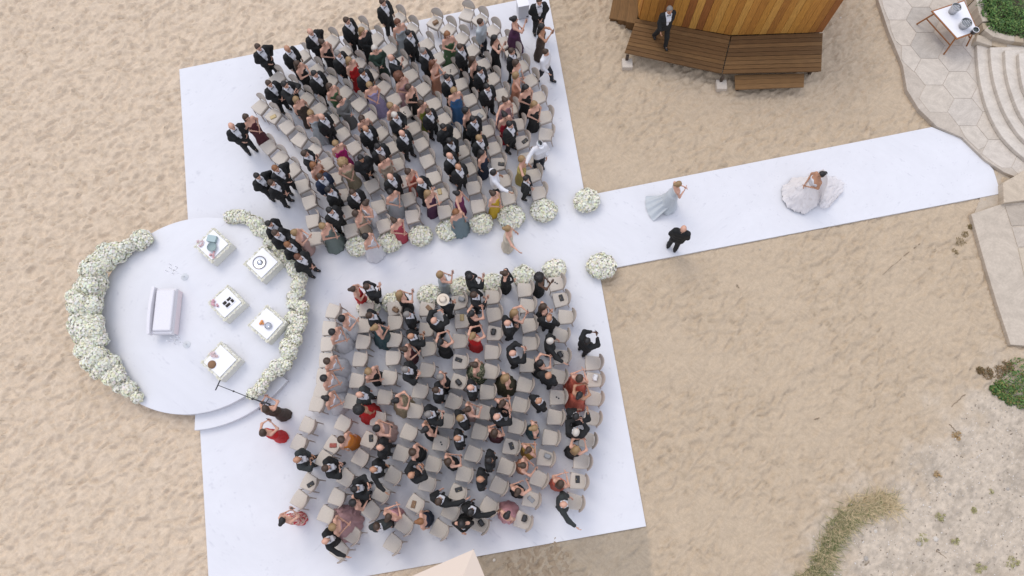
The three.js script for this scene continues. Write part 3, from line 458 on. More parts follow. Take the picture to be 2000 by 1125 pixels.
// each guest: photograph position of the head, kind, hair, hair cut, skin, outfit, pose, heading (degrees, 0 = right, 90 = towards the foot of the picture)
const GUESTS = `
504 92 m brown short lt tux hip 40
561 95 m bald fringe md tux sides 35
581 125 w brown long lt black:slim clap 10
606 62 m bald fringe lt tux hip 35
630 83 w brown bun lt black:slim folded 30
677 40 m brown short lt tux sides 35
707 60 w blonde long lt black:slim:s folded 30
660 105 m grey short lt tux sides 40
682 118 w blonde long lt red:slim sides 40
732 95 w white long lt darkgreen:slim:s folded 70
614 144 m black short lt tux sides 40
707 140 m black short md tux sides 40
525 163 m brown short lt tux folded 40
556 165 m black short lt tux phone 20
644 169 w brown long lt green:slim folded 40
722 167 w blonde bob lt lilac:aline folded 60
747 4 m brown short lt tux sides 40
777 44 w auburn bob lt silver:aline sides 60
798 65 m black short lt tux sides 30
826 99 m grey short lt tux clap 20
845 124 w auburn long lt peach:slim clap 20
763 112 m bald none lt tux phone1 0
874 68 w ginger long lt green:aline clap 60
936 44 m brown short lt greyshirt sides 20
966 75 w black long lt black:slim phone1 10
899 92 m brown short lt tux sides 30
923 117 w brown long lt black:slim sides 10
937 136 m black short lt tux sides 40
997 38 w black bun lt plum:aline phone1 0
1053 2 m brown short lt tux folded 80
1058 53 w black long md mocha:slim phone 20
1066 102 m brown short lt whiteshirt walk 30
999 100 m brown short lt tux sides 20
1008 124 w brown bob lt paleblue:slim folded 20
1008 146 w blonde bob lt peach:slim reach 0
1027 172 w black long lt black:slim folded 50
873 151 m black short lt tux sides 40
781 151 w auburn curly lt dusty:slim folded 30
797 172 w brown bob lt black:slim folded 30
887 178 w blonde bob lt blue:aline sides 60
951 170 m black short lt tux sides 50
452 246 m bald none lt tux hip 45
481 229 w brown long lt burgundy:slim folded 40
579 195 w blonde long lt mocha:slim sides 40
607 222 w blonde bob lt silver:aline sides 70
633 227 m bald fringe lt tux sides 30
664 194 w brown bob lt grey:slim:s folded 40
707 232 w brown long lt black:slim sides 60
714 251 m bald fringe md tux sides 40
656 281 w blonde bob lt magenta:slim sides 50
595 300 m brown short lt tux phone1 0
617 322 w ginger long lt rust:slim sides 30
626 345 m brown short lt navy sides 30
671 320 w blonde curly lt champagne:slim folded 60
705 310 m black short md dark folded 60
739 288 m black short lt tux sides 40
747 310 w brown bun lt beige:slim sides 50
763 207 w blonde bob lt beige:slim folded 40
538 329 m ginger short lt tux hip 30
502 344 m black short lt tux hip 40
530 357 m brown short lt tux folded 20
650 371 m black short lt tux sides 0
689 376 m brown short lt tux sides 40
644 411 m black short lt tux sides 30
711 401 w brown bun lt white:slim clap 130
698 415 w brown bob lt beige:slim folded 0
585 448 w blonde bob lt blush:slim clap 0
631 442 w blonde bob lt sage:aline folded 20
715 462 w black bob lt white:aline folded 20
525 437 m black short lt tux folded 20
538 455 m brown short lt tux clap 20
562 478 m ginger short lt tux folded 20
582 502 m auburn short lt tux folded 20
771 225 m white short lt tux clap 30
785 260 m bald fringe lt tux sides 35
824 204 w brown bob lt chartreuse:slim sides 40
835 216 m brown short lt tux sides 35
910 216 w black bob lt black:slim sides 20
924 233 m black short lt tux folded 30
866 248 m black short md dark folded 40
880 274 m black short dk tux folded 40
936 270 m blonde short lt tux sides 45
941 299 w black long lt navy:slim sides 20
878 304 m bald fringe lt tux sides 35
895 326 m bald none md tux sides 45
988 194 w brown bun lt mauve:aline reach 60
987 227 w black bun lt crimson:slim sides 60
998 241 m black short lt tux sides 40
1044 204 w blonde long lt black:slim folded 60
1052 281 m black short md whiteshirt reach 70 cap
1027 311 w blonde bob lt yellow:slim reach 10
964 337 m black short md whiteshirt reach -10
1027 349 m black short lt tux folded 20
797 335 w brown bob lt coral:slim clap 20
820 353 m bald fringe lt tux clap 10
762 345 m bald fringe lt tux sides 40
836 378 w blonde long lt plum:slim clap 20
763 376 w black bob lt silver:aline folded 40
771 432 w brown bun lt rose:slim folded 40
894 378 w black bun lt berry:slim reach 10
891 415 w ginger long lt steel:aline sides 60
964 379 w brown bun lt mustard:slim folded 40
992 447 w blonde bun lt ivory:slim reach 0
692 567 w brown bun lt red:slim clap -10
716 560 m brown short lt tux phone1 -20
780 575 w blonde long lt black:slim phone1 -30
866 586 m brown short lt tux folded -30 hat
860 536 w blonde bob lt silver:slim phone1 -20
669 622 w black bob lt white:aline clap -10
722 616 m brown short lt tux sides -10
743 643 w blonde bun lt teal:aline folded -30
650 649 w black bob lt white:aline folded 20
795 614 m grey short lt tux sides -10
846 626 m bald none lt tux phone -60
802 657 m bald none md tux phone1 -30
861 667 w black bun lt black:slim phone -60
792 682 w brown bun lt burgundy:slim clap 0
918 541 m black short lt dark phone1 -20
987 534 w brown bun lt black:slim:s folded 0
1056 542 w black curly dk black:slim phone1 0
926 576 m brown short lt tux phone1 0
919 612 w black bun lt black:slim phone -40
1005 610 w blonde long lt grey:slim phone -10
991 631 m bald none lt tux folded -10
1063 602 w brown long lt black:slim folded -10
1071 619 m bald fringe md tux folded -80
924 655 w blonde bun lt red:slim phone -60
1001 690 m bald none lt tux phone -30
1075 666 m white short lt dark reach -10
1050 707 w black bob lt black:slim phone -40
1147 666 m black short dk dark phone -40
640 706 w brown bob lt white:aline folded 20
634 739 w black bob lt white:aline folded 10
639 778 w black bun lt white:aline folded 10
721 726 w blonde long lt black:slim folded 30
702 771 m bald none lt charcoal sides 10
720 809 w black curly md red:aline sides -60
775 782 w black bun lt champagne:aline phone -10
737 836 w black bob lt blush:aline phone1 -20
792 722 m grey short lt tux phone1 0
519 798 w brown long lt mocha:slim phone -100
514 844 w brown bob lt red:slim phone -70
668 859 w brown bob lt orange:slim sides 20
1088 726 m bald none md dark sides -60
935 713 w brown bun lt leaf:aline sides 10
988 738 w blonde long lt olive:aline sides -10
861 736 w grey bob lt black:slim sides -10
852 762 m brown short lt tux sides 0
919 757 m bald none lt tux sides -10
1132 738 w brown bob lt coral:aline clap -60
1132 771 w black bun md coral:aline phone -60
982 787 w brown bun lt black:slim folded -60
970 814 m bald none lt tux phone1 -30
919 801 w brown bun lt blush:slim phone1 -20
846 811 m grey short lt tux phone1 -20
832 838 w black bun lt black:slim clap -40
902 814 m blonde short lt tux sides -30
1052 783 m bald none md tux sides -40
966 844 w brown long lt burgundy:slim clap -60
1044 836 w blonde bun lt teal:slim sides -10
1125 813 m black short md tux phone1 -50
1125 844 m white short lt tux phone -70
893 856 m bald none md tux sides -10
1033 878 w brown bun lt gold:slim folded -50
580 898 m bald none md charcoal phone1 -20
639 917 m brown short lt tux phone1 -20
742 874 m bald none lt dark sides 0
807 883 w brown long lt black:slim reach 0
729 917 m bald none md tux reach 0
811 935 m bald none md dark phone -40
693 955 m black short lt tux phone -10
693 984 w black long lt black:slim clap -20
552 1016 w black bun lt floral:slim phone1 -70
655 1034 w blonde bob lt dusty:full folded -10
637 1063 m bald none lt tux reach -20
738 1027 m brown short lt charcoal sides 80
759 1012 w brown bun lt pink:slim clap -60
822 1018 w ginger bun lt navy:slim sides -10
857 979 m brown short lt tux reach -60
876 901 w brown long lt black:slim phone1 -30
955 899 m black short md dark sides 0
938 936 m bald fringe md dark sides 0
903 1022 w black bob lt black:slim:s folded 90
918 1002 m black short dk tux reach -60
1022 909 w brown bun lt peach:slim phone1 0
1012 959 w brown bun lt black:slim phone1 -60
989 1008 w black bun lt pink:aline sides 120
1133 887 w blonde long lt black:slim phone -50
1095 944 w brown long lt coral:slim clap -60
1103 985 m bald none lt charcoal reach 0
1335 447 m bald none lt dark sides -70
1325 360 w blonde bun lt palegrey:aline clap -10`.trim().split('\n').map(l => { const [px, py, g, hair, style, skin, outfit, pose, face, x] = l.trim().split(/\s+/); return { px: +px, py: +py, g, hair, style, skin, outfit, pose, face: +face, extra: x }; });

for (const s of GUESTS) { s.base = FLOOR + 0.006; s.scale = s.px === 1027 && s.py === 349 ? 0.86 : R(0.965, 1.035); s.face += R(-6, 6); }
// keep neighbours from standing inside one another
{
  for (const s of GUESTS) { const p = at(s.px, s.py, s.base + 1.675 * s.scale * (s.g === 'w' ? 0.955 : 1)); s.x = p.x; s.z = p.z; }
  for (let it = 0; it < 30; it++) for (let i = 0; i < GUESTS.length; i++) for (let j = i + 1; j < GUESTS.length; j++) {
    const a = GUESTS[i], b = GUESTS[j], dx = b.x - a.x, dz = b.z - a.z, d = Math.hypot(dx, dz), m = 0.38; if (d < m && d > 1e-4) { const k = (m - d) / 2 / d; a.x -= dx * k; a.z -= dz * k; b.x += dx * k; b.z += dz * k; }
  }
}
const phoneGeo = new RoundedBoxGeometry(0.075, 0.15, 0.009, 1, 0.004);
for (const s of GUESTS) {
  const o = makePerson(s);
  if (s.extra === 'hat') { const m = mat('straw', [0.62, 0.53, 0.42], 0.85); part(o, 'hat', new THREE.LatheGeometry([[0.001, 0.115], [0.06, 0.112], [0.085, 0.09], [0.092, 0.012], [0.17, 0.0], [0.172, 0.006], [0.1, 0.02]].map(p => new THREE.Vector2(...p)), 24).translate(0, 1.72, -0.005), m); }
  if (s.extra === 'cap') { part(o, 'cap', merge([new THREE.SphereGeometry(0.106, 14, 8, 0, Math.PI * 2, 0, Math.PI / 2).scale(1, 0.95, 1.12).translate(0, 1.70, 0), new THREE.CylinderGeometry(0.09, 0.09, 0.008, 16).scale(0.9, 1, 0.9).translate(0, 1.71, 0.1)]), cloth('white')); part(o, 'cap_crown', new THREE.SphereGeometry(0.072, 12, 6, 0, Math.PI * 2, 0, Math.PI / 2).scale(1, 0.62, 1.1).translate(0, 1.762, 0), mat('cap grey', [0.16, 0.2, 0.2])); }
}
// the bride
const bride = makePerson({ g: 'w', hair: 'black', style: 'bun', skin: 'md', outfit: 'white:aline', pose: 'folded', face: 165, px: 1604, py: 341, base: FLOOR + 0.008, scale: 1.02, bride: true });
{
  const tulle = mat('ivory tulle', [0.76, 0.725, 0.71], 0.9);
  const r = rng(91), gs = [];
  // tiers of gathered tulle round the skirt, each a ruffled open cone, and a long trailing veil
  const ruffle = (y0, y1, r0, r1, n, am, cx = 0, cz = 0, sx = 1, sz = 1) => { const pos = [], idx = [], M = 6, ph = r() * 9; for (let i = 0; i <= M; i++) for (let k = 0; k < n; k++) { const t = i / M, a = k / n * Math.PI * 2; const rr = mix(r0, r1, Math.pow(t, 0.8)) + am * t * (1.2 * noise3(Math.cos(a) * 1.5 + ph, t * 1.5, Math.sin(a) * 1.5) + 0.6 * noise3(Math.cos(a) * 6 + ph, t * 3, Math.sin(a) * 6) + 0.5 * noise3(Math.cos(a) * 14 + ph, t * 5, Math.sin(a) * 14)); pos.push(cx * t + Math.cos(a) * rr * sx, mix(y0, y1, t) + 0.05 * t * noise3(Math.cos(a) * 5, ph + t * 3, Math.sin(a) * 5), cz * t + Math.sin(a) * rr * sz); }
    for (let i = 0; i < M; i++) for (let k = 0; k < n; k++) { const a = i * n + k, b = i * n + (k + 1) % n; idx.push(a, b, a + n, b, b + n, a + n); } const g = new THREE.BufferGeometry(); g.setAttribute('position', new THREE.Float32BufferAttribute(pos, 3)); g.setIndex(idx); g.computeVertexNormals(); return g; };
  part(bride, 'tulle_tier', ruffle(1.06, 0.62, 0.13, 0.36, 96, 0.035), tulle); part(bride, 'tulle_tier', ruffle(0.9, 0.34, 0.2, 0.47, 112, 0.045), tulle); part(bride, 'tulle_tier', ruffle(0.7, 0.06, 0.3, 0.59, 124, 0.05), tulle);
  const veilPos = [], vi = [], nu = 26, nv = 34;
  for (let j = 0; j <= nv; j++) for (let i = 0; i <= nu; i++) { const t = j / nv, s = i / nu * 2 - 1, f = clamp(t / 0.5, 0, 1), g = clamp((t - 0.5) / 0.5, 0, 1); const w = mix(0.1, 0.5, Math.pow(f, 0.8)) + 0.22 * Math.sin(g * 2.2);
    const back = -0.1 - 0.48 * Math.pow(f, 0.75) + 0.18 * s * s * f; const y = mix(1.78, 0.1, Math.pow(f, 1.1)) - 0.06 * s * s * (1 - f) + (0.05 + 0.07 * noise2(s * 4 + 3, t * 8)) * f * (1 - 0.6 * g);
    veilPos.push(s * w * (1 - 0.25 * g * g) + 0.04 * noise2(s * 5, t * 5) * f, Math.max(0.03, y), back - g * (0.85 - 0.5 * s * s) + 0.05 * noise2(s * 6, t * 5 + 4) * g); }
  for (let j = 0; j < nv; j++) for (let i = 0; i < nu; i++) { const a = j * (nu + 1) + i; vi.push(a, a + 1, a + nu + 1, a + 1, a + nu + 2, a + nu + 1); }
  const vg = new THREE.BufferGeometry(); vg.setAttribute('position', new THREE.Float32BufferAttribute(veilPos, 3)); vg.setIndex(vi); vg.computeVertexNormals();
  part(bride, 'veil', vg, new THREE.MeshPhysicalMaterial({ color: new THREE.Color(0.86, 0.83, 0.82), roughness: 1, transmission: 0.5, thickness: 0 }));
}
// train of the pale grey gown on the runner
{ const s = GUESTS[GUESTS.length - 1]; s.train = true; const pos = [], idx = [], nu = 24, nv = 16; for (let j = 0; j <= nv; j++) for (let i = 0; i <= nu; i++) { const t = j / nv, q = i / nu * 2 - 1; const w = mix(0.22, 0.44, t); pos.push(q * w, Math.max(0.012, mix(0.62, 0.03, Math.pow(t, 0.7)) + 0.05 * Math.sin(q * 11 + t * 2) * (1 - 0.5 * t) - 0.1 * q * q * (1 - t)), -0.16 - 0.55 * t + 0.1 * q * q); } for (let j = 0; j < nv; j++) for (let i = 0; i < nu; i++) { const a = j * (nu + 1) + i; idx.push(a, a + 1, a + nu + 1, a + 1, a + nu + 2, a + nu + 1); } const g = new THREE.BufferGeometry(); g.setAttribute('position', new THREE.Float32BufferAttribute(pos, 3)); g.setIndex(idx); g.computeVertexNormals(); part(s.obj, 'train', g, cloth('palegrey')); }
// phones held up: each one a thing of its own
let phoneCount = 0; const heldPhones = [];
for (const s of GUESTS) if (s.pose === 'phone' || (s.pose === 'phone1' && rnd() < 0.75)) {
  s.obj.updateMatrixWorld(true); const m = new THREE.Mesh(phoneGeo, mat('phone glass', [0.015, 0.015, 0.018], 0.25)); m.name = numbered('phone'); m.castShadow = true;
  const lp = s.pose === 'phone' ? V(0, 1.60, 0.385) : V(-0.1, 1.68, 0.375); m.position.copy(s.obj.localToWorld(lp)); m.rotation.order = 'YXZ'; m.rotation.y = s.obj.rotation.y; m.rotation.x = -0.15; m.rotation.z = s.pose === 'phone' ? Math.PI / 2 : 0.1; scene.add(m); heldPhones.push([m, s]);
}

// ---------------------------------------------------------------- chairs
const SEAT = 0.47 + FLOOR;
const chairFabric = mat('beige upholstery', [0.62, 0.56, 0.485], 0.9, { map: weave }), chairWood = mat('taupe painted wood', [0.42, 0.35, 0.30], 0.6);
const chairProto = (() => {
  const o = new THREE.Group();
  const sh = new THREE.Shape(); sh.moveTo(-0.235, 0.215); sh.quadraticCurveTo(0, 0.262, 0.235, 0.215); sh.quadraticCurveTo(0.222, 0, 0.195, -0.2); sh.quadraticCurveTo(0, -0.26, -0.195, -0.2); sh.quadraticCurveTo(-0.222, 0, -0.235, 0.215);
  const mk = (d, b, y, s) => { const g = new THREE.ExtrudeGeometry(sh, { depth: d, bevelEnabled: true, bevelSize: b, bevelThickness: b, bevelOffset: -b, bevelSegments: 3, curveSegments: 6 }); g.scale(s, s, 1); g.rotateX(Math.PI / 2); g.translate(0, y, 0); return g; };
  // shape y runs along +z (front)
  const cg = mk(0.03, 0.03, 0.475, 1); const cp = cg.attributes.position; for (let i = 0; i < cp.count; i++) if (cp.getY(i) > 0.45) cp.setY(i, cp.getY(i) + 0.012 * (1 - Math.min(1, (cp.getX(i) ** 2 + cp.getZ(i) ** 2) / 0.05))); cg.computeVertexNormals();
  part(o, 'seat_cushion', cg, chairFabric); part(o, 'seat_frame', mk(0.05, 0.006, 0.415, 0.97), chairWood);
  for (const s of [-1, 1]) { part(o, 'leg', tube([V(s * 0.2, 0.4, 0.19), V(s * 0.21, 0.2, 0.205), V(s * 0.215, 0, 0.215)], [0.022, 0.018, 0.012], 6), chairWood); part(o, 'leg', tube([V(s * 0.18, 0.42, -0.19), V(s * 0.185, 0.2, -0.225), V(s * 0.19, 0, -0.27)], [0.022, 0.018, 0.012], 6), chairWood); }
  const bz = (x, y) => -0.20 - 0.03 - (y - 0.45) * 0.13 + 0.075 * (x / 0.23) ** 2;
  const hoop = []; for (let i = 0; i <= 22; i++) { const a = -0.22 * Math.PI + (1.44 * Math.PI) * i / 22; const x = -Math.cos(a) * 0.235, y = 0.71 + Math.sin(a) * (a > 0 && a < Math.PI ? 0.19 : 0.15); hoop.push(V(x, y, bz(x, y))); }
  part(o, 'back_frame', merge([tube(hoop, 0.0165, 6), ...[-1, 1].map(s => tube([V(s * 0.17, 0.4, -0.2), V(s * 0.175, 0.55, bz(0.175, 0.55)), hoop[s < 0 ? 1 : 21]], [0.02, 0.018, 0.016], 6))]), chairWood);
  // padded oval back, with thickness
  const pos = [], idx = [], nr = 4, na = 20; for (const f of [1, -1]) for (let r = 0; r <= nr; r++) for (let a = 0; a < na; a++) { const q = a / na * Math.PI * 2, k = r / nr; const x = Math.cos(q) * 0.222 * k, y = 0.715 + Math.sin(q) * 0.17 * k; pos.push(x, y, bz(x, y) + f * (0.026 * Math.sqrt(1 - Math.min(1, k * k) * 0.75))); }
  for (let f = 0; f < 2; f++) for (let r = 0; r < nr; r++) for (let a = 0; a < na; a++) { const b = f * (nr + 1) * na, i0 = b + r * na + a, i1 = b + r * na + (a + 1) % na; f ? idx.push(i0, i0 + na, i1, i1, i0 + na, i1 + na) : idx.push(i0, i1, i0 + na, i1, i1 + na, i0 + na); }
  for (let a = 0; a < na; a++) { const o1 = nr * na + a, o2 = nr * na + (a + 1) % na, p = (nr + 1) * na; idx.push(o1, o2, o1 + p, o2, o2 + p, o1 + p); }
  const g = new THREE.BufferGeometry(); g.setAttribute('position', new THREE.Float32BufferAttribute(pos, 3)); g.setIndex(idx); g.computeVertexNormals(); part(o, 'backrest', g, chairFabric);
  return o;
})();
// rows as surveyed seat by seat, from the aisle outwards; row order counted from the stage
const UPPER = [
  [[618, 465], [612, 431], [605, 394], [592, 362], [573, 331], [548, 308], [525, 286]],
  [[686, 449], [680, 413], [669, 381], [655, 349], [638, 320], [614, 294], [585, 272], [561, 247], [534, 226], [508, 208]],
  [[750, 440], [740, 403], [727, 362], [710, 323], [692, 288], [670, 261], [648, 235], [624, 213], [599, 193], [571, 172], [542, 153]],
  [[806, 422], [798, 388], [789, 354], [776, 321], [764, 289], [744, 260], [722, 229], [702, 203], [674, 180], [645, 159], [618, 137], [592, 109]],
  [[869, 413], [862, 380], [848, 347], [835, 314], [823, 281], [808, 250], [790, 220], [771, 194], [749, 170], [725, 147], [700, 125], [673, 102], [648, 80]],
  [[934, 402], [925, 366], [916, 330], [903, 296], [886, 263], [867, 233], [848, 203], [827, 173], [803, 147], [783, 122], [761, 97], [735, 76], [706, 58]],
  [[993, 386], [984, 353], [973, 320], [964, 289], [951, 256], [936, 225], [918, 195], [900, 164], [880, 137], [858, 113], [833, 87], [803, 57], [778, 36]],
  [[1052, 376], [1042, 342], [1031, 309], [1019, 277], [1011, 243], [997, 213], [979, 184], [962, 154], [944, 126], [923, 98], [901, 75], [876, 58], [850, 43]],
  [[1066, 262], [1064, 228], [1052, 190], [1036, 157], [1018, 130], [1002, 106], [984, 83], [962, 60], [938, 39], [912, 28]],
];
const LOWER = [
  [[652, 608], [644, 641], [641, 672], [638, 703], [633, 735], [629, 763], [620, 790], [602, 831], [585, 866]],
  [[716, 604], [713, 636], [710, 668], [704, 702], [698, 744], [687, 785], [671, 828], [651, 869], [634, 898], [605, 943], [586, 976]],
  [[771, 602], [772, 630], [771, 664], [768, 699], [761, 738], [752, 776], [739, 818], [722, 860], [705, 895], [676, 934], [659, 972], [638, 1006]],
  [[834, 604], [833, 644], [837, 681], [834, 723], [821, 764], [811, 803], [799, 845], [784, 886], [768, 929], [745, 965], [726, 998], [688, 1044], [664, 1076]],
  [[897, 590], [903, 627], [898, 666], [899, 707], [896, 746], [886, 785], [872, 822], [861, 866], [846, 907], [835, 945], [812, 984], [790, 1025], [768, 1062]],
  [[962, 580], [965, 614], [966, 651], [961, 688], [958, 726], [952, 766], [945, 805], [937, 844], [924, 887], [907, 926], [894, 963], [880, 999], [859, 1034]],
  [[1025, 566], [1030, 597], [1033, 635], [1035, 671], [1030, 713], [1025, 752], [1016, 791], [1009, 833], [998, 873], [988, 912], [974, 949], [955, 989], [937, 1023]],
  [[1086, 554], [1095, 585], [1105, 619], [1094, 655], [1096, 697], [1090, 736], [1089, 776], [1084, 815], [1075, 855], [1065, 895], [1052, 935], [1037, 975], [1021, 1017]],
  [[1158, 709], [1160, 742], [1159, 778], [1155, 816], [1146, 859], [1136, 901], [1129, 940], [1121, 980]],
];
const chairs = [];
function rowChairs(rows, block, aisleName) {
  rows.forEach((row, ri) => {
    const pts = row.map(p => at(p[0], p[1], SEAT));
    pts.forEach((p, i) => {
      const a = pts[Math.max(0, i - 1)], b = pts[Math.min(pts.length - 1, i + 1)]; const t = b.clone().sub(a).normalize();
      let n = V(t.z, 0, -t.x); if (n.x * (stageC.x - p.x) + n.z * (stageC.z - p.z) < 0) n.negate();
      const c = chairProto.clone(); c.name = numbered('banquet_chair'); scene.add(c); c.position.set(p.x, FLOOR + 0.003, p.z); c.scale.setScalar(0.95); c.rotation.y = Math.atan2(n.x, n.z) + R(-0.12, 0.12);
      tag(c, `beige upholstered chair, ${block} block, ${ORD[ri + 1]} row from stage, ${ORD[i + 1]} seat from aisle`, 'chair', 'beige chairs set in curved rows');
      chairs.push({ c, p, ri, i, block });
    });
  });
}
rowChairs(UPPER, 'upper'); rowChairs(LOWER, 'lower');
const BACKROW = [[1172, 722]];

// people step clear of the seats: a guest whose feet fall on a chair stands just in front of it
for (const s of GUESTS) {
  for (let it = 0; it < 6; it++) for (const ch of chairs) { const dx = s.obj.position.x - ch.p.x, dz = s.obj.position.z - ch.p.z; const d = Math.hypot(dx, dz); if (d < 0.36) { const k = (0.36 - d) / (d + 1e-6) * 0.5; s.obj.position.x += dx * k; s.obj.position.z += dz * k; } }
}
for (const [m, s] of heldPhones) { s.obj.updateMatrixWorld(true); m.position.copy(s.obj.localToWorld(s.pose === 'phone' ? V(0, 1.60, 0.385) : V(-0.1, 1.68, 0.375))); }

// ---------------------------------------------------------------- flowers
const blossomGeo = (() => { // a small cupped bloom of five petals round a bud
  const gs = []; for (let k = 0; k < 5; k++) { const g = new THREE.BufferGeometry(); g.setAttribute('position', new THREE.Float32BufferAttribute([0, 0, 0, -0.45, 0.35, 0.55, 0, 0.45, 0.98, 0.45, 0.35, 0.55], 3)); g.setIndex([0, 2, 1, 0, 3, 2]); g.rotateY(k / 5 * Math.PI * 2); g.computeVertexNormals(); gs.push(g); }
  gs.push(new THREE.IcosahedronGeometry(0.34, 0).translate(0, 0.32, 0)); return merge(gs); })();
const petalMat = mat('white petals', [0.88, 0.865, 0.77], 0.85, { side: THREE.DoubleSide });
const leafGeo = (() => { const g = new THREE.BufferGeometry(); g.setAttribute('position', new THREE.Float32BufferAttribute([0, 0, 0, -0.35, 0.12, 0.5, 0, 0.05, 1.1, 0.35, 0.12, 0.5], 3)); g.setIndex([0, 2, 1, 0, 3, 2]); g.computeVertexNormals(); return noUV(g.toNonIndexed()); })();
const greenMat = mat('flower foliage', [0.30, 0.33, 0.20], 0.8, { side: THREE.DoubleSide });
const innerMat = mat('foliage core', [0.70, 0.70, 0.60], 0.9);
// blooms over a lumpy mound described by a list of balls [x, y, z, r]
function mound(parent, balls, n, size, seed, floorY = -1e9) {
  const r = rng(seed), im = new THREE.InstancedMesh(blossomGeo, petalMat, n), lf = new THREE.InstancedMesh(leafGeo, greenMat, Math.round(n * 0.07)); im.name = 'blossoms'; lf.name = 'leaves'; im.userData.kind = lf.userData.kind = 'stuff'; im.castShadow = lf.castShadow = im.receiveShadow = true;
  const w = balls.map(b => b[3] * b[3]); const tot = w.reduce((a, b) => a + b, 0); const q = new THREE.Quaternion(), m = new THREE.Matrix4(), col = new THREE.Color();
  const pick = () => { let t = r() * tot, i = 0; while ((t -= w[i]) > 0 && i < balls.length - 1) i++; return balls[i]; };
  const place = (mesh, i, s, inset) => { for (let k = 0; k < 12; k++) { const b = pick(); const z = r() * 2 - 1, a = r() * Math.PI * 2, h = Math.sqrt(1 - z * z); const d = V(h * Math.cos(a), z, h * Math.sin(a)); const p = V(b[0], b[1], b[2]).addScaledVector(d, b[3] * inset); if (p.y < floorY && k < 11) continue; let inside = false; for (const o of balls) if (o !== b && Math.hypot(p.x - o[0], p.y - o[1], p.z - o[2]) < o[3] * 0.86) { inside = true; break; } if (inside && k < 11) continue; d.x += (r() - 0.5) * 0.9; d.y += (r() - 0.5) * 0.9; d.z += (r() - 0.5) * 0.9; q.setFromUnitVectors(V(0, 1, 0), d.normalize()); m.compose(p, q, V(s, s, s)); mesh.setMatrixAt(i, m); return; } };
  for (let i = 0; i < n; i++) { place(im, i, size * mix(0.7, 1.25, r()), mix(0.9, 1.12, r() * r())); const k = r(); col.setRGB(mix(0.9, 1.0, r()), mix(0.9, 1.0, r()), k < 0.2 ? 0.78 : mix(0.86, 1, r())); im.setColorAt(i, col); }
  for (let i = 0; i < lf.count; i++) place(lf, i, size * 1.2, 0.97);
  const core = part(parent, 'core', merge(balls.map(b => new THREE.IcosahedronGeometry(b[3] * 0.86, 1).translate(b[0], b[1], b[2]))), innerMat);
  parent.add(im, lf); return im;
}
function garland(name, label, pts, rFn, yFn, dens, size, seed) {
  const c = new THREE.CatmullRomCurve3(pts.map(p => at(p[0], p[1], STAGE_H + 0.25))); const L = c.getLength(), n = Math.round(L / 0.1); const o = thing(name, label, 'flowers', [0, 0, 0]); const r = rng(seed);
  const secs = Math.max(3, Math.round(L / 1.6));
  for (let s = 0; s < secs; s++) { const seg = new THREE.Group(); seg.name = 'flower_cluster'; o.add(seg); const balls = []; for (let i = Math.floor(n * s / secs); i < Math.floor(n * (s + 1) / secs); i++) { const t = (i + 0.5) / n, p = c.getPointAt(t), rad = rFn(t) * mix(0.85, 1.15, r()), k = Math.max(1, Math.round(rad / 0.26)); for (let q = 0; q < k; q++) balls.push([p.x + (r() - 0.5) * rad * 0.9, yFn(t) + (r() - 0.4) * rad * 0.7, p.z + (r() - 0.5) * rad * 0.9, mix(0.15, 0.25, r()) * Math.min(1.25, 0.6 + rad)]); } if (!balls.length) continue; const area = balls.reduce((a, b) => a + b[3] * b[3], 0); mound(seg, balls, Math.round(area * dens), size, seed + s * 7, 0.06); }
}
garland('flower_garland', 'thick bank of white flowers massed round the far left rim of stage', [[292, 458], [262, 471], [236, 490], [208, 512], [189, 540], [178, 575], [176, 610], [179, 648], [187, 684], [203, 716], [228, 744], [258, 769]], t => 0.26 + 0.34 * Math.sin(Math.PI * clamp(t, 0, 1)) ** 1.2, t => STAGE_H + 0.12 + 0.28 * Math.sin(Math.PI * t), 4200, 0.04, 301);
garland('flower_garland', 'slim curved garland of white flowers along the right rim of stage', [[440, 413], [472, 424], [510, 445], [543, 474], [566, 515], [577, 565], [576, 615], [567, 660], [551, 698], [524, 734], [492, 764]], t => 0.22 + 0.10 * Math.sin(Math.PI * t), t => STAGE_H + 0.05, 4400, 0.036, 402);
function bouquet(px, py, rad, label, i) {
  const p = at(px, py, FLOOR + rad * 0.9), o = thing('flower_mound', label, 'flowers', [p.x, FLOOR, p.z], 0, 'white flower mounds along the aisle'), r = rng(900 + i * 13), b = [];
  for (let k = 0; k < 9; k++) { const a = k / 8 * Math.PI * 2, q = k === 8 ? 0 : rad * 0.5; b.push([Math.cos(a) * q * 1.15, rad * (k === 8 ? 0.85 : mix(0.5, 0.65, r())), Math.sin(a) * q * 0.95, rad * mix(0.5, 0.6, r())]); }
  mound(o, b, Math.round(1150 * (rad / 0.36) ** 2), 0.04, 700 + i * 17, 0.02);
}
[[697, 479], [760, 470], [820, 458], [874, 447], [940, 434], [998, 421], [1062, 408]].forEach((p, i) => bouquet(p[0], p[1], 0.32 + (i > 4 ? 0.05 : 0), `white flower mound on upper side of aisle, ${ORD[i + 1]} from the stage`, i));
[[719, 598], [768, 590], [838, 575], [901, 560], [961, 552], [1023, 537], [1084, 524]].forEach((p, i) => bouquet(p[0], p[1], 0.31, `white flower mound on lower side of aisle, ${ORD[i + 1]} from the stage`, i + 10));
bouquet(1147, 389, 0.37, 'large white flower mound at upper corner where the runner begins', 30); bouquet(1176, 518, 0.39, 'large white flower mound at lower corner where the runner begins', 31);

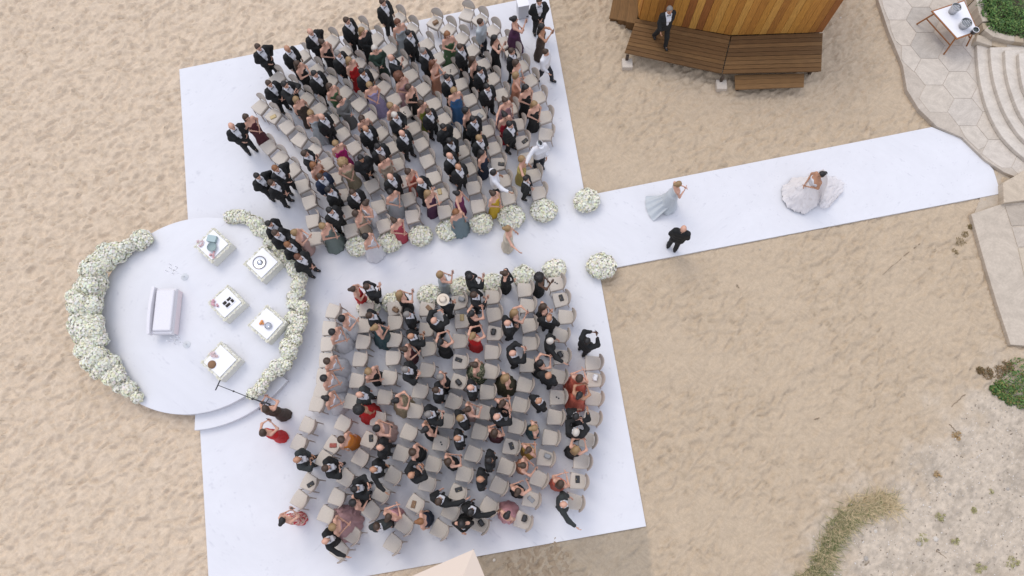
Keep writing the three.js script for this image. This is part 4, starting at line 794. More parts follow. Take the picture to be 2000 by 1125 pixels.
// ---------------------------------------------------------------- on the stage
const gloss = mat('silver', [0.55, 0.56, 0.58], 0.2, { metalness: 1 }), glass = new THREE.MeshPhysicalMaterial({ color: 0xffffff, roughness: 0.03, transmission: 1, thickness: 0.01, ior: 1.45 }), whitePaint = mat('white paint', [0.76, 0.76, 0.78], 0.45);
{
  const b = at(318, 606, STAGE_H + 0.45), o = thing('settee', 'pale upholstered settee standing alone on the round stage', 'settee', [b.x, STAGE_H, b.z], 0.02);
  const f = mat('pale settee fabric', [0.78, 0.76, 0.78], 0.85, { map: weave }), fp = mat('blush settee trim', [0.76, 0.66, 0.67], 0.8);
  part(o, 'seat', box(0, 0.27, 0, 0.62, 0.24, 1.36, 0.05), f); part(o, 'cushion', box(0.03, 0.43, 0, 0.54, 0.12, 1.22, 0.05), f);
  part(o, 'skirt', box(0.305, 0.15, 0, 0.02, 0.27, 1.3, 0.008), fp);
  const arc = new THREE.Shape(); arc.moveTo(-0.68, 0); arc.lineTo(-0.68, 0.2); arc.quadraticCurveTo(0, 0.34, 0.68, 0.2); arc.lineTo(0.68, 0); const bg = new THREE.ExtrudeGeometry(arc, { depth: 0.06, bevelEnabled: true, bevelSize: 0.02, bevelThickness: 0.02, bevelSegments: 2 }); bg.rotateY(Math.PI / 2); bg.translate(-0.36, 0.3, 0);
  part(o, 'backrest', bg, f);
  for (const [x, z] of [[-0.26, -0.6], [0.26, -0.6], [-0.26, 0.6], [0.26, 0.6]]) part(o, 'leg', new THREE.CylinderGeometry(0.022, 0.014, 0.16, 8).translate(x, 0.08, z), whitePaint);
  [[361, 541, 'upper'], [365, 673, 'lower']].forEach(([px, py, w]) => { const p = at(px, py, STAGE_H), c = thing('candelabrum', `slender crystal candelabrum beside the ${w} end of settee`, 'candelabrum', [p.x, STAGE_H, p.z], 0.4, 'crystal candelabra on the stage');
    part(c, 'base', new THREE.LatheGeometry([[0, 0], [0.11, 0], [0.11, 0.012], [0.05, 0.03], [0.015, 0.06]].map(q => new THREE.Vector2(...q)), 24), mat('frosted crystal', [0.58, 0.6, 0.61], 0.3)); part(c, 'stem', new THREE.LatheGeometry([[0.012, 0.05], [0.02, 0.2], [0.01, 0.35], [0.022, 0.5], [0.01, 0.7], [0.012, 0.85]].map(q => new THREE.Vector2(...q)), 10), glass);
    for (let k = 0; k < 4; k++) { const a = k * Math.PI / 2, d = V(Math.cos(a), 0, Math.sin(a)); part(c, 'arm', tube([V(0, 0.72, 0), V(d.x * 0.08, 0.7, d.z * 0.08), V(d.x * 0.15, 0.78, d.z * 0.15)], 0.008, 6), glass); part(c, 'candle', new THREE.CylinderGeometry(0.011, 0.011, 0.16, 8).translate(d.x * 0.15, 0.86, d.z * 0.15), whitePaint); } part(c, 'candle', new THREE.CylinderGeometry(0.011, 0.011, 0.18, 8).translate(0, 0.93, 0), whitePaint); });
  const PH = 0.42; const creamFl = mat('cream petals', [0.74, 0.72, 0.60], 0.85, { side: THREE.DoubleSide });
  const plinths = [[415, 478, 'with a teal box and glass bowl, farthest from the settee side', 0.80], [512, 513, 'with a round silver tray, nearest the groomsmen', 0.8], [441, 591, 'with a black and white tray, in the middle of the stage', 0.78], [521, 632, 'with a small orange heap and bowl, near the right garland', 0.8], [430, 705, 'with a round brown loaf, nearest the boom stand', 0.8]];
  plinths.forEach(([px, py, w, sz], i) => {
    const p = at(px, py, STAGE_H + PH), o2 = thing('plinth', 'square cream plinth ' + w, 'plinth', [p.x, STAGE_H, p.z], Math.PI / 4 + [0.06, 0.05, 0.02, 0.1, 0.08][i], 'square plinths on the stage');
    part(o2, 'box', box(0, PH / 2 - 0.02, 0, sz, PH - 0.04, sz, 0.012), mat('cream plinth', [0.70, 0.69, 0.62], 0.6)); part(o2, 'top', box(0, PH - 0.02, 0, sz - 0.14, 0.05, sz - 0.14, 0.01), mat('white top', [0.78, 0.78, 0.80], 0.35));
    const im = new THREE.InstancedMesh(blossomGeo, creamFl, 150), r = rng(60 + i), m = new THREE.Matrix4(), q = new THREE.Quaternion(); im.name = 'flower_edging'; im.userData.kind = 'stuff';
    for (let k = 0; k < 150; k++) { const s = r() * 4 | 0, t = (r() - 0.5) * sz, e = sz / 2 - 0.04 + (r() - 0.5) * 0.09; const x = s === 0 ? e : s === 1 ? -e : t, z = s === 2 ? e : s === 3 ? -e : s < 2 ? t : t; q.setFromUnitVectors(V(0, 1, 0), V((r() - 0.5), 1, (r() - 0.5)).normalize()); const k2 = mix(0.022, 0.035, r()); m.compose(V(s < 2 ? x : t, PH - 0.04, s < 2 ? t : z), q, V(k2, k2, k2)); im.setMatrixAt(k, m); }
    o2.add(im);
  });
  const Y = STAGE_H + PH + 0.006, on = (px, py) => at(px, py, Y);
  const bowlG = (r, h) => new THREE.LatheGeometry([[0, 0], [r * 0.5, 0], [r * 0.85, h * 0.4], [r, h], [r * 0.96, h], [r * 0.8, h * 0.42], [0, 0.012]].map(q => new THREE.Vector2(...q)), 24);
  const put = (name, geo, m, px, py, label, cat) => { const p = on(px, py), o3 = solo(name, geo, m, label, cat); o3.position.set(p.x, Y, p.z); return o3; };
  put('keepsake_box', box(0, 0.06, 0, 0.27, 0.12, 0.2, 0.01), mat('teal card', [0.36, 0.46, 0.46], 0.6), 416, 468, 'pale teal box lying on the plinth beside the glass bowl', 'box').rotation.y = -0.2;
  put('glass_bowl', bowlG(0.14, 0.1), mat('smoked glass', [0.3, 0.38, 0.37], 0.15), 416, 484, 'grey green glass bowl in front of the teal box', 'bowl');
  const rose = (px, py, seed, label, n = 9, c = [0.68, 0.44, 0.44]) => { const p = on(px, py), o4 = thing('flower_posy', label, 'flowers', [p.x, Y, p.z]); const r = rng(seed); const mm = mat('posy ' + c.join(), c, 0.8, { side: THREE.DoubleSide }); for (let k = 0; k < n; k++) { const q = part(o4, 'bloom', cached('bloom', () => merge([blossomGeo.clone(), blossomGeo.clone().rotateY(0.6).scale(0.75, 1.1, 0.75)])), mm); q.position.set((r() - 0.5) * 0.2, 0.01 + r() * 0.03, (r() - 0.5) * 0.2); q.rotation.set((r() - 0.5), r() * 6, (r() - 0.5)); q.scale.setScalar(mix(0.035, 0.055, r())); } };
  rose(394, 476, 5, 'pale pink posy left of the teal box', 8, [0.66, 0.52, 0.52]); rose(413, 497, 6, 'small pink posy at the near corner below the glass bowl', 6);
  { const p = on(507, 513), t = thing('silver_tray', 'round mirrored silver tray on the plinth by the right garland', 'tray', [p.x, Y, p.z]); part(t, 'plate', new THREE.LatheGeometry([[0, 0.004], [0.16, 0.004], [0.185, 0.022], [0.19, 0.022], [0.16, 0]].map(q => new THREE.Vector2(...q)), 32), gloss); part(t, 'rim', new THREE.TorusGeometry(0.187, 0.012, 6, 32).rotateX(Math.PI / 2).translate(0, 0.022, 0), mat('dark silver', [0.18, 0.16, 0.16], 0.4, { metalness: 0.6 })); part(t, 'lid', new THREE.SphereGeometry(0.09, 16, 8, 0, 6.3, 0, 1.5).scale(1, 0.6, 1).translate(0.01, 0.01, 0), gloss); }
  { const p = on(447, 590), t = thing('spice_tray', 'kite shaped tray in black and white compartments', 'tray', [p.x, Y, p.z], Math.PI / 4); const dk = mat('dark seeds', [0.03, 0.025, 0.02], 0.9); part(t, 'base', box(0, 0.008, 0, 0.34, 0.016, 0.26, 0.005), whitePaint); for (const [x, z, w, d] of [[-0.1, -0.055, 0.11, 0.09], [0.06, -0.06, 0.13, 0.07], [-0.07, 0.06, 0.15, 0.08], [0.1, 0.05, 0.08, 0.1]]) part(t, 'compartment', box(x, 0.022, z, w, 0.016, d, 0.004), dk); }
  rose(420, 594, 8, 'pink rose posy left of the black and white tray', 12, [0.70, 0.45, 0.48]);
  { const p = on(512, 631), t = thing('fruit_heap', 'little heap of orange fruit on a plinth', 'fruit', [p.x, Y, p.z]); const m = mat('orange peel', [0.72, 0.30, 0.09], 0.5); for (const [x, y, z] of [[0, 0.035, -0.05], [0.035, 0.035, 0.02], [-0.04, 0.035, 0.025], [0, 0.085, 0]]) part(t, 'fruit', new THREE.IcosahedronGeometry(0.036, 2).translate(x, y, z), m); }
  put('silver_bowl', bowlG(0.1, 0.07), gloss, 525, 637, 'small silver bowl right of the orange fruit', 'bowl');
  put('round_loaf', (() => { const g = new THREE.SphereGeometry(0.12, 24, 12, 0, Math.PI * 2, 0, Math.PI / 2); g.scale(1, 0.7, 1); return g; })(), mat('brown crust', [0.26, 0.145, 0.075], 0.8, { map: weave }), 414, 712, 'round brown loaf on the plinth nearest the boom stand', 'bread');
  rose(419, 694, 9, 'pale pink posy above the round brown loaf', 8, [0.72, 0.58, 0.57]);
  // boom stand at the near side of the stage
  const top = at(494, 779, 1.5), end = at(425, 752, 1.75), o5 = thing('boom_stand', 'black boom microphone stand reaching over the lower rim of stage', 'stand', [top.x, FLOOR + 0.003, top.z]), dk = mat('black metal', [0.02, 0.02, 0.022], 0.45);
  part(o5, 'pole', tube([V(0, 0.05, 0), V(0, 1.46, 0)], [0.018, 0.014], 8), dk); for (let k = 0; k < 3; k++) { const a = k * 2.094 + 0.6; part(o5, 'leg', tube([V(0, 0.42, 0), V(Math.cos(a) * 0.2, 0.18, Math.sin(a) * 0.2), V(Math.cos(a) * 0.36, 0.012, Math.sin(a) * 0.36)], 0.012, 6), dk); }
  const ev = V(end.x - top.x, 1.7, end.z - top.z), bv = V(-ev.x * 0.28, 1.38, -ev.z * 0.28); part(o5, 'boom', tube([bv, V(0, 1.46, 0), ev], [0.012, 0.012, 0.009], 6), dk); part(o5, 'counterweight', new THREE.CylinderGeometry(0.035, 0.035, 0.1, 10).rotateZ(1.4).translate(bv.x, bv.y, bv.z), dk); part(o5, 'clamp', new THREE.SphereGeometry(0.035, 10, 8).translate(0, 1.46, 0), dk); part(o5, 'microphone', tube([V(ev.x - 0.05, ev.y - 0.02, ev.z + 0.14), V(ev.x, ev.y - 0.02, ev.z), V(ev.x + 0.05, ev.y - 0.02, ev.z - 0.14)], 0.017, 8), dk); part(o5, 'cable_clip', new THREE.SphereGeometry(0.028, 8, 6).translate(ev.x * 0.55, 1.59, ev.z * 0.55), dk);
}
// ---------------------------------------------------------------- things left on the seats
{
  const blk = mat('black leather', [0.015, 0.015, 0.016], 0.4), paper = mat('white paper', [0.76, 0.76, 0.76], 0.8), tan = mat('tan leather', [0.22, 0.13, 0.07], 0.6), gry = mat('grey satin', [0.3, 0.31, 0.32], 0.5), gld = mat('gold satin', [0.45, 0.34, 0.15], 0.4), redm = mat('red lacquer', [0.3, 0.06, 0.04], 0.5);
  const kinds = {
    phone: () => [['phone', new RoundedBoxGeometry(0.08, 0.009, 0.155, 1, 0.004), mat('phone glass', [0.015, 0.015, 0.018], 0.25)]],
    clutch: m => [['clutch', box(0, 0.025, 0, 0.2, 0.05, 0.12, 0.018), m], ['clasp', box(0, 0.052, 0.035, 0.025, 0.008, 0.016, 0.003), gld]],
    bag: m => [['bag', box(0, 0.06, 0, 0.19, 0.12, 0.13, 0.03), m], ['handle', tube([V(-0.07, 0.11, 0.02), V(-0.04, 0.16, 0.08), V(0.04, 0.16, 0.08), V(0.07, 0.11, 0.02)], 0.008, 6), m]],
    paper: () => [['sheet', box(0, 0.003, 0, 0.15, 0.004, 0.21), paper], ['fold', box(0.01, 0.009, 0.004, 0.14, 0.004, 0.2), paper]],
    glasses: () => [['lens', new THREE.CylinderGeometry(0.026, 0.026, 0.004, 12).translate(-0.034, 0.018, 0), blk], ['lens', new THREE.CylinderGeometry(0.026, 0.026, 0.004, 12).translate(0.034, 0.018, 0), blk], ['temple', tube([V(-0.06, 0.012, 0), V(-0.05, 0.01, 0.13)], 0.004, 5), blk], ['temple', tube([V(0.06, 0.012, 0), V(0.05, 0.01, 0.13)], 0.004, 5), blk]],
    fan: m => [['leaf', (() => { const s = new THREE.Shape(); s.moveTo(0, 0); s.absarc(0, 0, 0.2, 0.5, 2.64, false); s.lineTo(0, 0); const g = new THREE.ExtrudeGeometry(s, { depth: 0.006, bevelEnabled: false }); g.rotateX(-Math.PI / 2); return g; })(), m], ['guard', tube([V(0, 0.008, 0.03), V(0.17, 0.008, -0.1)], 0.006, 5), m]],
  };
  const N = { phone: 'phone', clutch: 'clutch_bag', bag: 'handbag', paper: 'programme', glasses: 'sunglasses', fan: 'hand_fan' }, W = { phone: 'black phone', clutch: 'clutch bag', bag: 'handbag', paper: 'white paper programme', glasses: 'dark sunglasses', fan: 'hand fan' };
  const list = [[591, 273, 'phone'], [1066, 230, 'phone'], [1025, 276, 'clutch', blk], [979, 321, 'clutch', blk], [938, 226, 'clutch', gry], [783, 317, 'phone'], [812, 423, 'phone'], [857, 372, 'clutch', gld], [1096, 582, 'clutch', blk], [964, 649, 'bag', blk], [902, 585, 'bag', gry], [902, 617, 'clutch', gld], [1086, 553, 'glasses'], [896, 703, 'clutch', blk], [896, 747, 'bag', blk], [1027, 752, 'paper'], [1094, 693, 'bag', blk], [1162, 738, 'bag', paper], [1154, 778, 'paper'], [999, 871, 'clutch', blk], [896, 955, 'clutch', blk], [940, 1021, 'bag', blk], [1024, 1012, 'bag', blk], [1069, 891, 'bag', gry], [1037, 975, 'clutch', gry], [1128, 936, 'clutch', blk], [607, 946, 'clutch', blk], [587, 975, 'fan', gld], [808, 985, 'clutch', tan], [601, 831, 'fan', redm], [838, 602, 'clutch', tan], [773, 606, 'bag', tan], [725, 856, 'clutch', blk], [851, 46, 'bag', tan], [880, 139, 'glasses'], [704, 900, 'paper'], [534, 229, 'clutch', gld], [652, 609, 'paper'], [642, 673, 'paper'], [710, 668, 'paper'], [703, 702, 'paper'], [698, 744, 'paper'], [687, 785, 'fan', paper], [671, 829, 'paper'], [644, 642, 'paper'], [961, 689, 'paper'], [1089, 777, 'glasses'], [812, 803, 'phone'], [1009, 835, 'paper'], [862, 866, 'glasses'], [634, 735, 'fan', paper], [1105, 620, 'paper'], [974, 950, 'fan', paper], [988, 913, 'paper'], [726, 998, 'paper'], [651, 870, 'clutch', redm], [1129, 942, 'phone'], [702, 203, 'paper'], [848, 203, 'paper'], [790, 221, 'glasses']];
  const CN = new Map([[blk, 'black'], [paper, 'white'], [tan, 'tan'], [gry, 'grey'], [gld, 'gold'], [redm, 'dark red']]);
  const seen = new Set();
  for (const [px, py, k, m] of list) {
    const p = at(px, py, SEAT); let best = null, bd = 1e9; for (const ch of chairs) { const d = Math.hypot(ch.p.x - p.x, ch.p.z - p.z); if (d < bd) { bd = d; best = ch; } } if (bd > 0.5 || seen.has(best.c.name)) continue; seen.add(best.c.name);
    const q = best.p.clone().lerp(p, Math.min(1, 0.1 / (bd + 1e-6))); const o = new THREE.Group(); o.name = numbered(N[k]); scene.add(o); o.position.set(q.x, FLOOR + 0.003 + 0.488 * 0.95, q.z); o.rotation.y = R(0, 6.28);
    for (const [n, g, mm] of kinds[k](m)) part(o, n, g, mm);
    tag(o, `${m ? CN.get(m) + ' ' : ''}${W[k]} on chair, ${best.block} block, ${ORD[best.ri + 1]} row from stage, ${ORD[best.i + 1]} from aisle`, k === 'clutch' || k === 'bag' ? 'bag' : k === 'paper' ? 'programme' : k, 'things left on the chairs');
  }
}
// ---------------------------------------------------------------- timber hut, deck and the man on it
const DECK = 0.52;
const woodTex = texture(256, 512, (u, v) => { const w = tnoise(u, v, 2, 5) * 0.15; const g = 226 + 18 * Math.sin((u + w) * 40 + 3 * tnoise(u, v, 3, 2)) * 0.5 + 22 * tnoise(u * 6 % 1, v, 9, 8) + 18 * (noise2(u * 120, v * 5)) + (rnd() - 0.5) * 14; return [g + 5, g, g - 6]; });
const wood = (k, c, rough = 0.6) => mat('wood ' + k, c, rough, { map: woodTex, bumpMap: woodTex, bumpScale: 0.002 });
const woodUV = (g, dir) => { const p = g.attributes.position, uv = new Float32Array(p.count * 2), n = V(-dir.z, 0, dir.x), o = rnd() * 5; for (let i = 0; i < p.count; i++) { const x = p.getX(i), y = p.getY(i), z = p.getZ(i); uv[2 * i] = (dir.y ? x * 1 + z * 0.3 : x * n.x + z * n.z + y) * 2 + o; uv[2 * i + 1] = (dir.y ? y : x * dir.x + z * dir.z) * 0.35 + o; } g.setAttribute('uv', new THREE.BufferAttribute(uv, 2)); return g; };
{
  const deck = thing('timber_deck', 'weathered brown plank deck on posts before the timber hut', 'deck');
  const L = (a, b, t) => [mix(a[0], b[0], t), mix(a[1], b[1], t)];
  const tones = [[0.185, 0.098, 0.034], [0.21, 0.114, 0.04], [0.16, 0.085, 0.03], [0.23, 0.128, 0.048]].map((c, i) => wood('deck ' + i, c, 0.9));
  const r = rng(8);
  const field = (A, B, Cc, D, n, h) => { const dir = at(...B, h).sub(at(...A, h)).normalize(); for (let i = 0; i < n; i++) { const t0 = i / n + 0.006, t1 = (i + 1) / n - 0.006; const q = [L(A, D, t0), L(B, Cc, t0), L(B, Cc, t1), L(A, D, t1)].map(p => at(p[0], p[1], h)); part(deck, 'plank', woodUV(slab(q, h + (r() - 0.5) * 0.006, 0.04, 0.004), dir), tones[Math.floor(r() * 4)]); } };
  field([1220, 103], [1409.5, 143], [1427, 70], [1243, 36], 9, DECK); field([1411.5, 143.5], [1604, 139], [1607, 64], [1429, 70.5], 9, DECK); field([1436, 175], [1570, 170], [1571, 143], [1435, 146], 3, 0.36);
  const joist = (a, b, h) => { const p = at(...a, h), q = at(...b, h); const d = q.clone().sub(p); const g = box(0, 0, 0, d.length(), 0.14, 0.05); g.rotateY(-Math.atan2(d.z, d.x)); g.translate((p.x + q.x) / 2, h, (p.z + q.z) / 2); part(deck, 'joist', g, tones[2]); };
  joist([1224, 101], [1406, 140], DECK - 0.12); joist([1414, 141], [1600, 137], DECK - 0.12); joist([1245, 44], [1424, 76], DECK - 0.12); joist([1432, 77], [1602, 72], DECK - 0.12); joist([1438, 172], [1568, 167], 0.25);
  [[1226, 108, 1], [1412, 150, 1], [1590, 130, 0], [1446, 162, 2], [1560, 156, 2], [1250, 52, 0], [1600, 76, 0]].forEach(([px, py, foot]) => { const p = at(px, py, DECK - 0.1); const hh = foot === 2 ? 0.3 : DECK - 0.06; part(deck, 'post', box(p.x, hh / 2 - 0.05, p.z, 0.09, hh, 0.09, 0.006), wood('post', [0.07, 0.045, 0.03])); if (foot === 1) part(deck, 'footing', box(p.x + 0.02, 0.06, p.z + 0.12, 0.34, 0.24, 0.34, 0.02), mat('concrete', [0.60, 0.54, 0.47], 0.9, { map: stoneTex })); });
  const st = thing('deck_stairs', 'short flight of brown plank stairs at the hut corner', 'steps');
  [[1190, 1210, 0.14, 39], [1206, 1227, 0.28, 42], [1222, 1243, 0.42, 46]].forEach(([a, b, h, y]) => { const q = [[a, y - 4], [b, y], [b + 18, -60], [a + 18, -60]].map(p => at(p[0], p[1], h)); part(st, 'tread', woodUV(slab(q, h, 0.05, 0.006), V(0, 0, 1)), tones[3]); const q2 = [[a + 2, y - 4], [b, y - 1], [b + 18, -60], [a + 20, -60]].map(p => at(p[0], p[1], h)); part(st, 'riser', woodUV(slab(q2.map(p => V(p.x, p.y, p.z)), h - 0.052, h - 0.052 + 0.06, 0), V(0, 0, 1)), tones[0]); });
  // hut: vertical boards of uneven tone
  const hut = thing('timber_hut', 'timber hut clad in tall orange brown boards', 'building');
  const bt = [[0.60, 0.29, 0.05], [0.50, 0.22, 0.036], [0.66, 0.35, 0.075], [0.34, 0.125, 0.026], [0.56, 0.26, 0.046], [0.43, 0.185, 0.032]].map((c, i) => wood('board ' + i, c, 0.75));
  const seq = [4, 4, 5, 3, 0, 0, 3, 2, 3, 4, 2, 0, 1, 2, 4, 1, 0, 2, 5, 4, 2, 0];
  const base = [[1249, 38], [1427, 69], [1606, 63]].map(p => at(p[0], p[1], DECK + 0.01)); const H = 3.1; let bi = 0; const back = 3.4;
  for (let s = 0; s < 2; s++) { const a = base[s], b = base[s + 1], d = b.clone().sub(a), len = d.length(), n = Math.round(len / 0.235); d.normalize(); const ang = -Math.atan2(d.z, d.x);
    for (let i = 0; i < n; i++) { const w = len / n - 0.008, c = a.clone().addScaledVector(d, (i + 0.5) * len / n); const g = woodUV(box(0, H / 2, 0, w, H, 0.035, 0.004), V(0, 1, 0)); const m = part(hut, 'board', g, bt[seq[bi++ % seq.length]]); m.position.set(c.x, DECK + 0.012, c.z - 0.02 + (r() - 0.5) * 0.008); m.rotation.y = ang; }
    const bg = box(0, H / 2, 0, len, H, 0.04); const bm = part(hut, 'backing', bg, bt[3]); const c = a.clone().lerp(b, 0.5); bm.position.set(c.x, DECK + 0.01, c.z - 0.075); bm.rotation.y = ang; }
  const sideW = (p, sgn) => { for (let i = 0; i < 14; i++) { const m = part(hut, 'board', woodUV(box(0, H / 2, 0, 0.035, H, 0.228, 0.004), V(0, 1, 0)), bt[(i * 5 + 1) % 6]); m.position.set(p.x + sgn * 0.01, DECK + 0.012, p.z - 0.16 - i * 0.236); } };
  sideW(base[2], 1); sideW(base[0], -1);
  part(hut, 'roof', slab([V(base[0].x - 0.2, 0, base[0].z - 0.5), V(base[1].x, 0, base[1].z - 0.5), V(base[2].x + 0.2, 0, base[2].z - 0.5), V(base[2].x + 0.2, 0, base[2].z - 3.8), V(base[0].x - 0.2, 0, base[0].z - 3.8)], DECK + H + 0.06, 0.05), wood('roof', [0.2, 0.13, 0.08]));
  part(hut, 'floor', slab([V(base[0].x, 0, base[0].z - 0.12), V(base[1].x, 0, base[1].z - 0.12), V(base[2].x, 0, base[2].z - 0.12), V(base[2].x, 0, base[2].z - 3.5), V(base[0].x, 0, base[0].z - 3.5)], DECK, DECK + 0.1), wood('roof', [0.2, 0.13, 0.08]));
  makePerson({ g: 'm', hair: 'grey', style: 'short', skin: 'md', outfit: 'tux', pose: 'walk', face: 75, px: 1308, py: 19, base: DECK + 0.008, deck: true });
}
// white pedestal box at the far edge of the floor
{ const p = at(1021, 4, 0.7), o = thing('pedestal_box', 'pale grey pedestal box at the top edge of white floor', 'box', [p.x, FLOOR + 0.002, p.z], 0.2); part(o, 'case', box(0, 0.33, 0, 0.36, 0.66, 0.36, 0.015), mat('pale grey case', [0.55, 0.56, 0.58], 0.6)); part(o, 'lid', box(0, 0.675, 0, 0.38, 0.03, 0.38, 0.008), whitePaint); part(o, 'cable_port', box(0.12, 0.1, 0.182, 0.07, 0.05, 0.01, 0.003), mat('black metal', [0.02, 0.02, 0.022], 0.45)); }
// ---------------------------------------------------------------- terrace table with buckets, planter, plants
{
  const TH = TERRACE_H, TT = TH + 0.76; const cp = [[1821, 21], [1884, 0], [1911, 60], [1870, 75]].map(p => at(p[0], p[1], TT)); const c = cp.reduce((a, b) => a.add(b), V(0, 0, 0)).multiplyScalar(0.25);
  const o = thing('folding_table', 'wooden folding table with a white cloth on the terrace', 'table', [c.x, TH + 0.004, c.z]); const loc = cp.map(p => V(p.x - c.x, 0, p.z - c.z)); const orange = wood('orange', [0.36, 0.15, 0.05]);
  part(o, 'tabletop', woodUV(slab(loc.map(p => p.clone().multiplyScalar(1.03)), 0.735, 0.03, 0.005), V(1, 0, 0)), orange);
  part(o, 'tablecloth', planarUV(slab(loc.map(p => p.clone().multiplyScalar(0.95)), 0.744, 0.007, 0.003), 1), mat('white cloth', [0.78, 0.78, 0.80], 0.85, { bumpMap: feltBump, bumpScale: 0.004 }));
  loc.forEach((p, i) => { const q = loc[(i + 1) % 4]; part(o, 'leg', tube([p.clone().multiplyScalar(0.85).setY(0.71), p.clone().multiplyScalar(1.12).setY(0.0)], 0.026, 6), orange); }); part(o, 'crossbar', tube([loc[0].clone().multiplyScalar(0.95).setY(0.35), loc[3].clone().multiplyScalar(0.95).setY(0.35)], 0.022, 6), orange); part(o, 'crossbar', tube([loc[1].clone().multiplyScalar(0.95).setY(0.35), loc[2].clone().multiplyScalar(0.95).setY(0.35)], 0.022, 6), orange);
  const bucket = (px, py, r, h, label, dark) => { const y0 = dark ? TT - 0.02 : TT + 0.006 - 0.02; const p = at(px, py, TT + h * 0.9), b = thing('bucket', label, 'bucket', [p.x, TH + 0.004 + 0.746, p.z], 0, 'buckets on the terrace table'); const m = dark ? mat('black enamel', [0.02, 0.02, 0.022], 0.3) : mat('brushed steel', [0.5, 0.5, 0.5], 0.35, { metalness: 0.8 });
    part(b, 'pail', new THREE.LatheGeometry([[0, 0], [r * 0.8, 0], [r, h], [r * 0.96, h], [r * 0.77, 0.012], [0, 0.012]].map(q => new THREE.Vector2(...q)), 28), m); part(b, 'rim', new THREE.TorusGeometry(r * 0.99, 0.009, 6, 28).rotateX(Math.PI / 2).translate(0, h, 0), dark ? whitePaint : m); part(b, 'filling', new THREE.CylinderGeometry(r * 0.93, r * 0.9, 0.02, 24).translate(0, h - 0.05, 0), mat('dark filling', [0.05, 0.065, 0.06], 0.6));
    if (!dark) { let k = 0; const bg = new THREE.IcosahedronGeometry(0.015, 1); for (let a = -3; a <= 3; a++) for (let e = -3; e <= 3; e++) { const x = (a + (e & 1) * 0.5) * r * 0.3, z = e * r * 0.27; if (Math.hypot(x, z) > r * 0.82) continue; const q = part(b, 'candle', bg, whitePaint); q.position.set(x, h - 0.032, z); } } };
  bucket(1868, 14, 0.15, 0.26, 'steel bucket of white candles at the far side of terrace table', false); bucket(1888, 44, 0.17, 0.22, 'wider steel bucket of white candles at near side of terrace table', false); bucket(1906, 58, 0.1, 0.16, 'small black bucket with white rim at table corner', true);
  // planter
  const plPts = h => [[1898, -40], [1914, 30], [1922, 58], [1940, 72], [1965, 79], [2000, 83], [2080, 86], [2080, -40]].map(p => at(p[0], p[1], h));
  const pl = thing('stone_planter', 'low rough stone planter wall beside the curved steps', 'planter'); const wallH = 0.62;
  part(pl, 'soil', slab(plPts(0.55), 0.5, 0.4), mat('soil', [0.10, 0.075, 0.05], 0.95));
  const rim = plPts(wallH), r = rng(31); for (let i = 0; i < rim.length - 2; i++) { const a = rim[i], b = rim[i + 1], n = Math.max(1, Math.round(a.distanceTo(b) / 0.34)); for (let k = 0; k < n; k++) { const t0 = k / n + 0.01, t1 = (k + 1) / n - 0.01, p = a.clone().lerp(b, t0), q = a.clone().lerp(b, t1), d = q.clone().sub(p), nn = V(-d.z, 0, d.x).normalize().multiplyScalar(0.2 + 0.06 * r()); part(pl, 'coping_stone', planarUV(slab([p, q, q.clone().sub(nn), p.clone().sub(nn)].map((v, j) => v.clone().add(V((r() - 0.5) * 0.04, 0, (r() - 0.5) * 0.04))), wallH + (r() - 0.5) * 0.05, wallH - 0.12, 0.02), 0.8), stone('rubble ' + (k % 3), [[0.52, 0.46, 0.38], [0.46, 0.38, 0.28], [0.58, 0.53, 0.46]][k % 3])); } }
  const low = [[1905, 82], [1935, 90], [1965, 97], [2000, 103], [2060, 108]].map(p => at(p[0], p[1], 0.4)); for (let i = 0; i < 4; i++) { const a = low[i], b = low[i + 1], d = b.clone().sub(a), nn = V(-d.z, 0, d.x).normalize().multiplyScalar(-0.3); part(pl, 'wall_stone', planarUV(slab([a, b, b.clone().add(nn), a.clone().add(nn)].map(v => v.clone().add(V((r() - 0.5) * 0.05, 0, (r() - 0.5) * 0.05))), 0.42 + r() * 0.1, 0.4, 0.025), 0.8), stone('rubble ' + (i % 3), [0.5, 0.42, 0.32])); }
  const leaves = (name, label, pts, n, size, cols, seed, spreadH) => { const o2 = thing(name, label, 'shrub'); const r2 = rng(seed); const g = leafGeo; const im = new THREE.InstancedMesh(g, mat('leaf green', [1, 1, 1], 0.7, { side: THREE.DoubleSide }), n); im.name = 'foliage'; im.userData.kind = 'stuff'; const m = new THREE.Matrix4(), q = new THREE.Quaternion(), e = new THREE.Euler(), col = new THREE.Color(); for (let i = 0; i < n; i++) { const b = pts[Math.floor(r2() * pts.length)]; const a = r2() * 6.283, k = Math.sqrt(r2()); const p = V(b[0] + Math.cos(a) * k * b[3], b[1] + spreadH * (1 - k * k * 0.8) * Math.pow(r2(), 0.4) * (0.8 + 0.4 * noise2(b[0] * 3 + Math.cos(a) * k * 3, b[2] * 3 + Math.sin(a) * k * 3)), b[2] + Math.sin(a) * k * b[3]); e.set((r2() - 0.5) * 1.6, r2() * 6.283, (r2() - 0.5) * 1.6); q.setFromEuler(e); const s = size * mix(0.6, 1.3, r2()); m.compose(p, q, V(s, s, s)); im.setMatrixAt(i, m); const c = cols[Math.floor(r2() * cols.length)]; const v = mix(0.8, 1.2, r2()); col.setRGB(c[0] * v, c[1] * v, c[2] * v); im.setColorAt(i, col); } o2.add(im);
    const st = pts.slice(0, 8).map(b => tube([V(b[0], b[1] - 0.05, b[2]), V(b[0] + 0.03, b[1] + spreadH * 0.5, b[2] + 0.04)], [0.012, 0.005], 5)); part(o2, 'stems', merge(st), mat('stem', [0.09, 0.06, 0.035], 0.9)); return o2; };
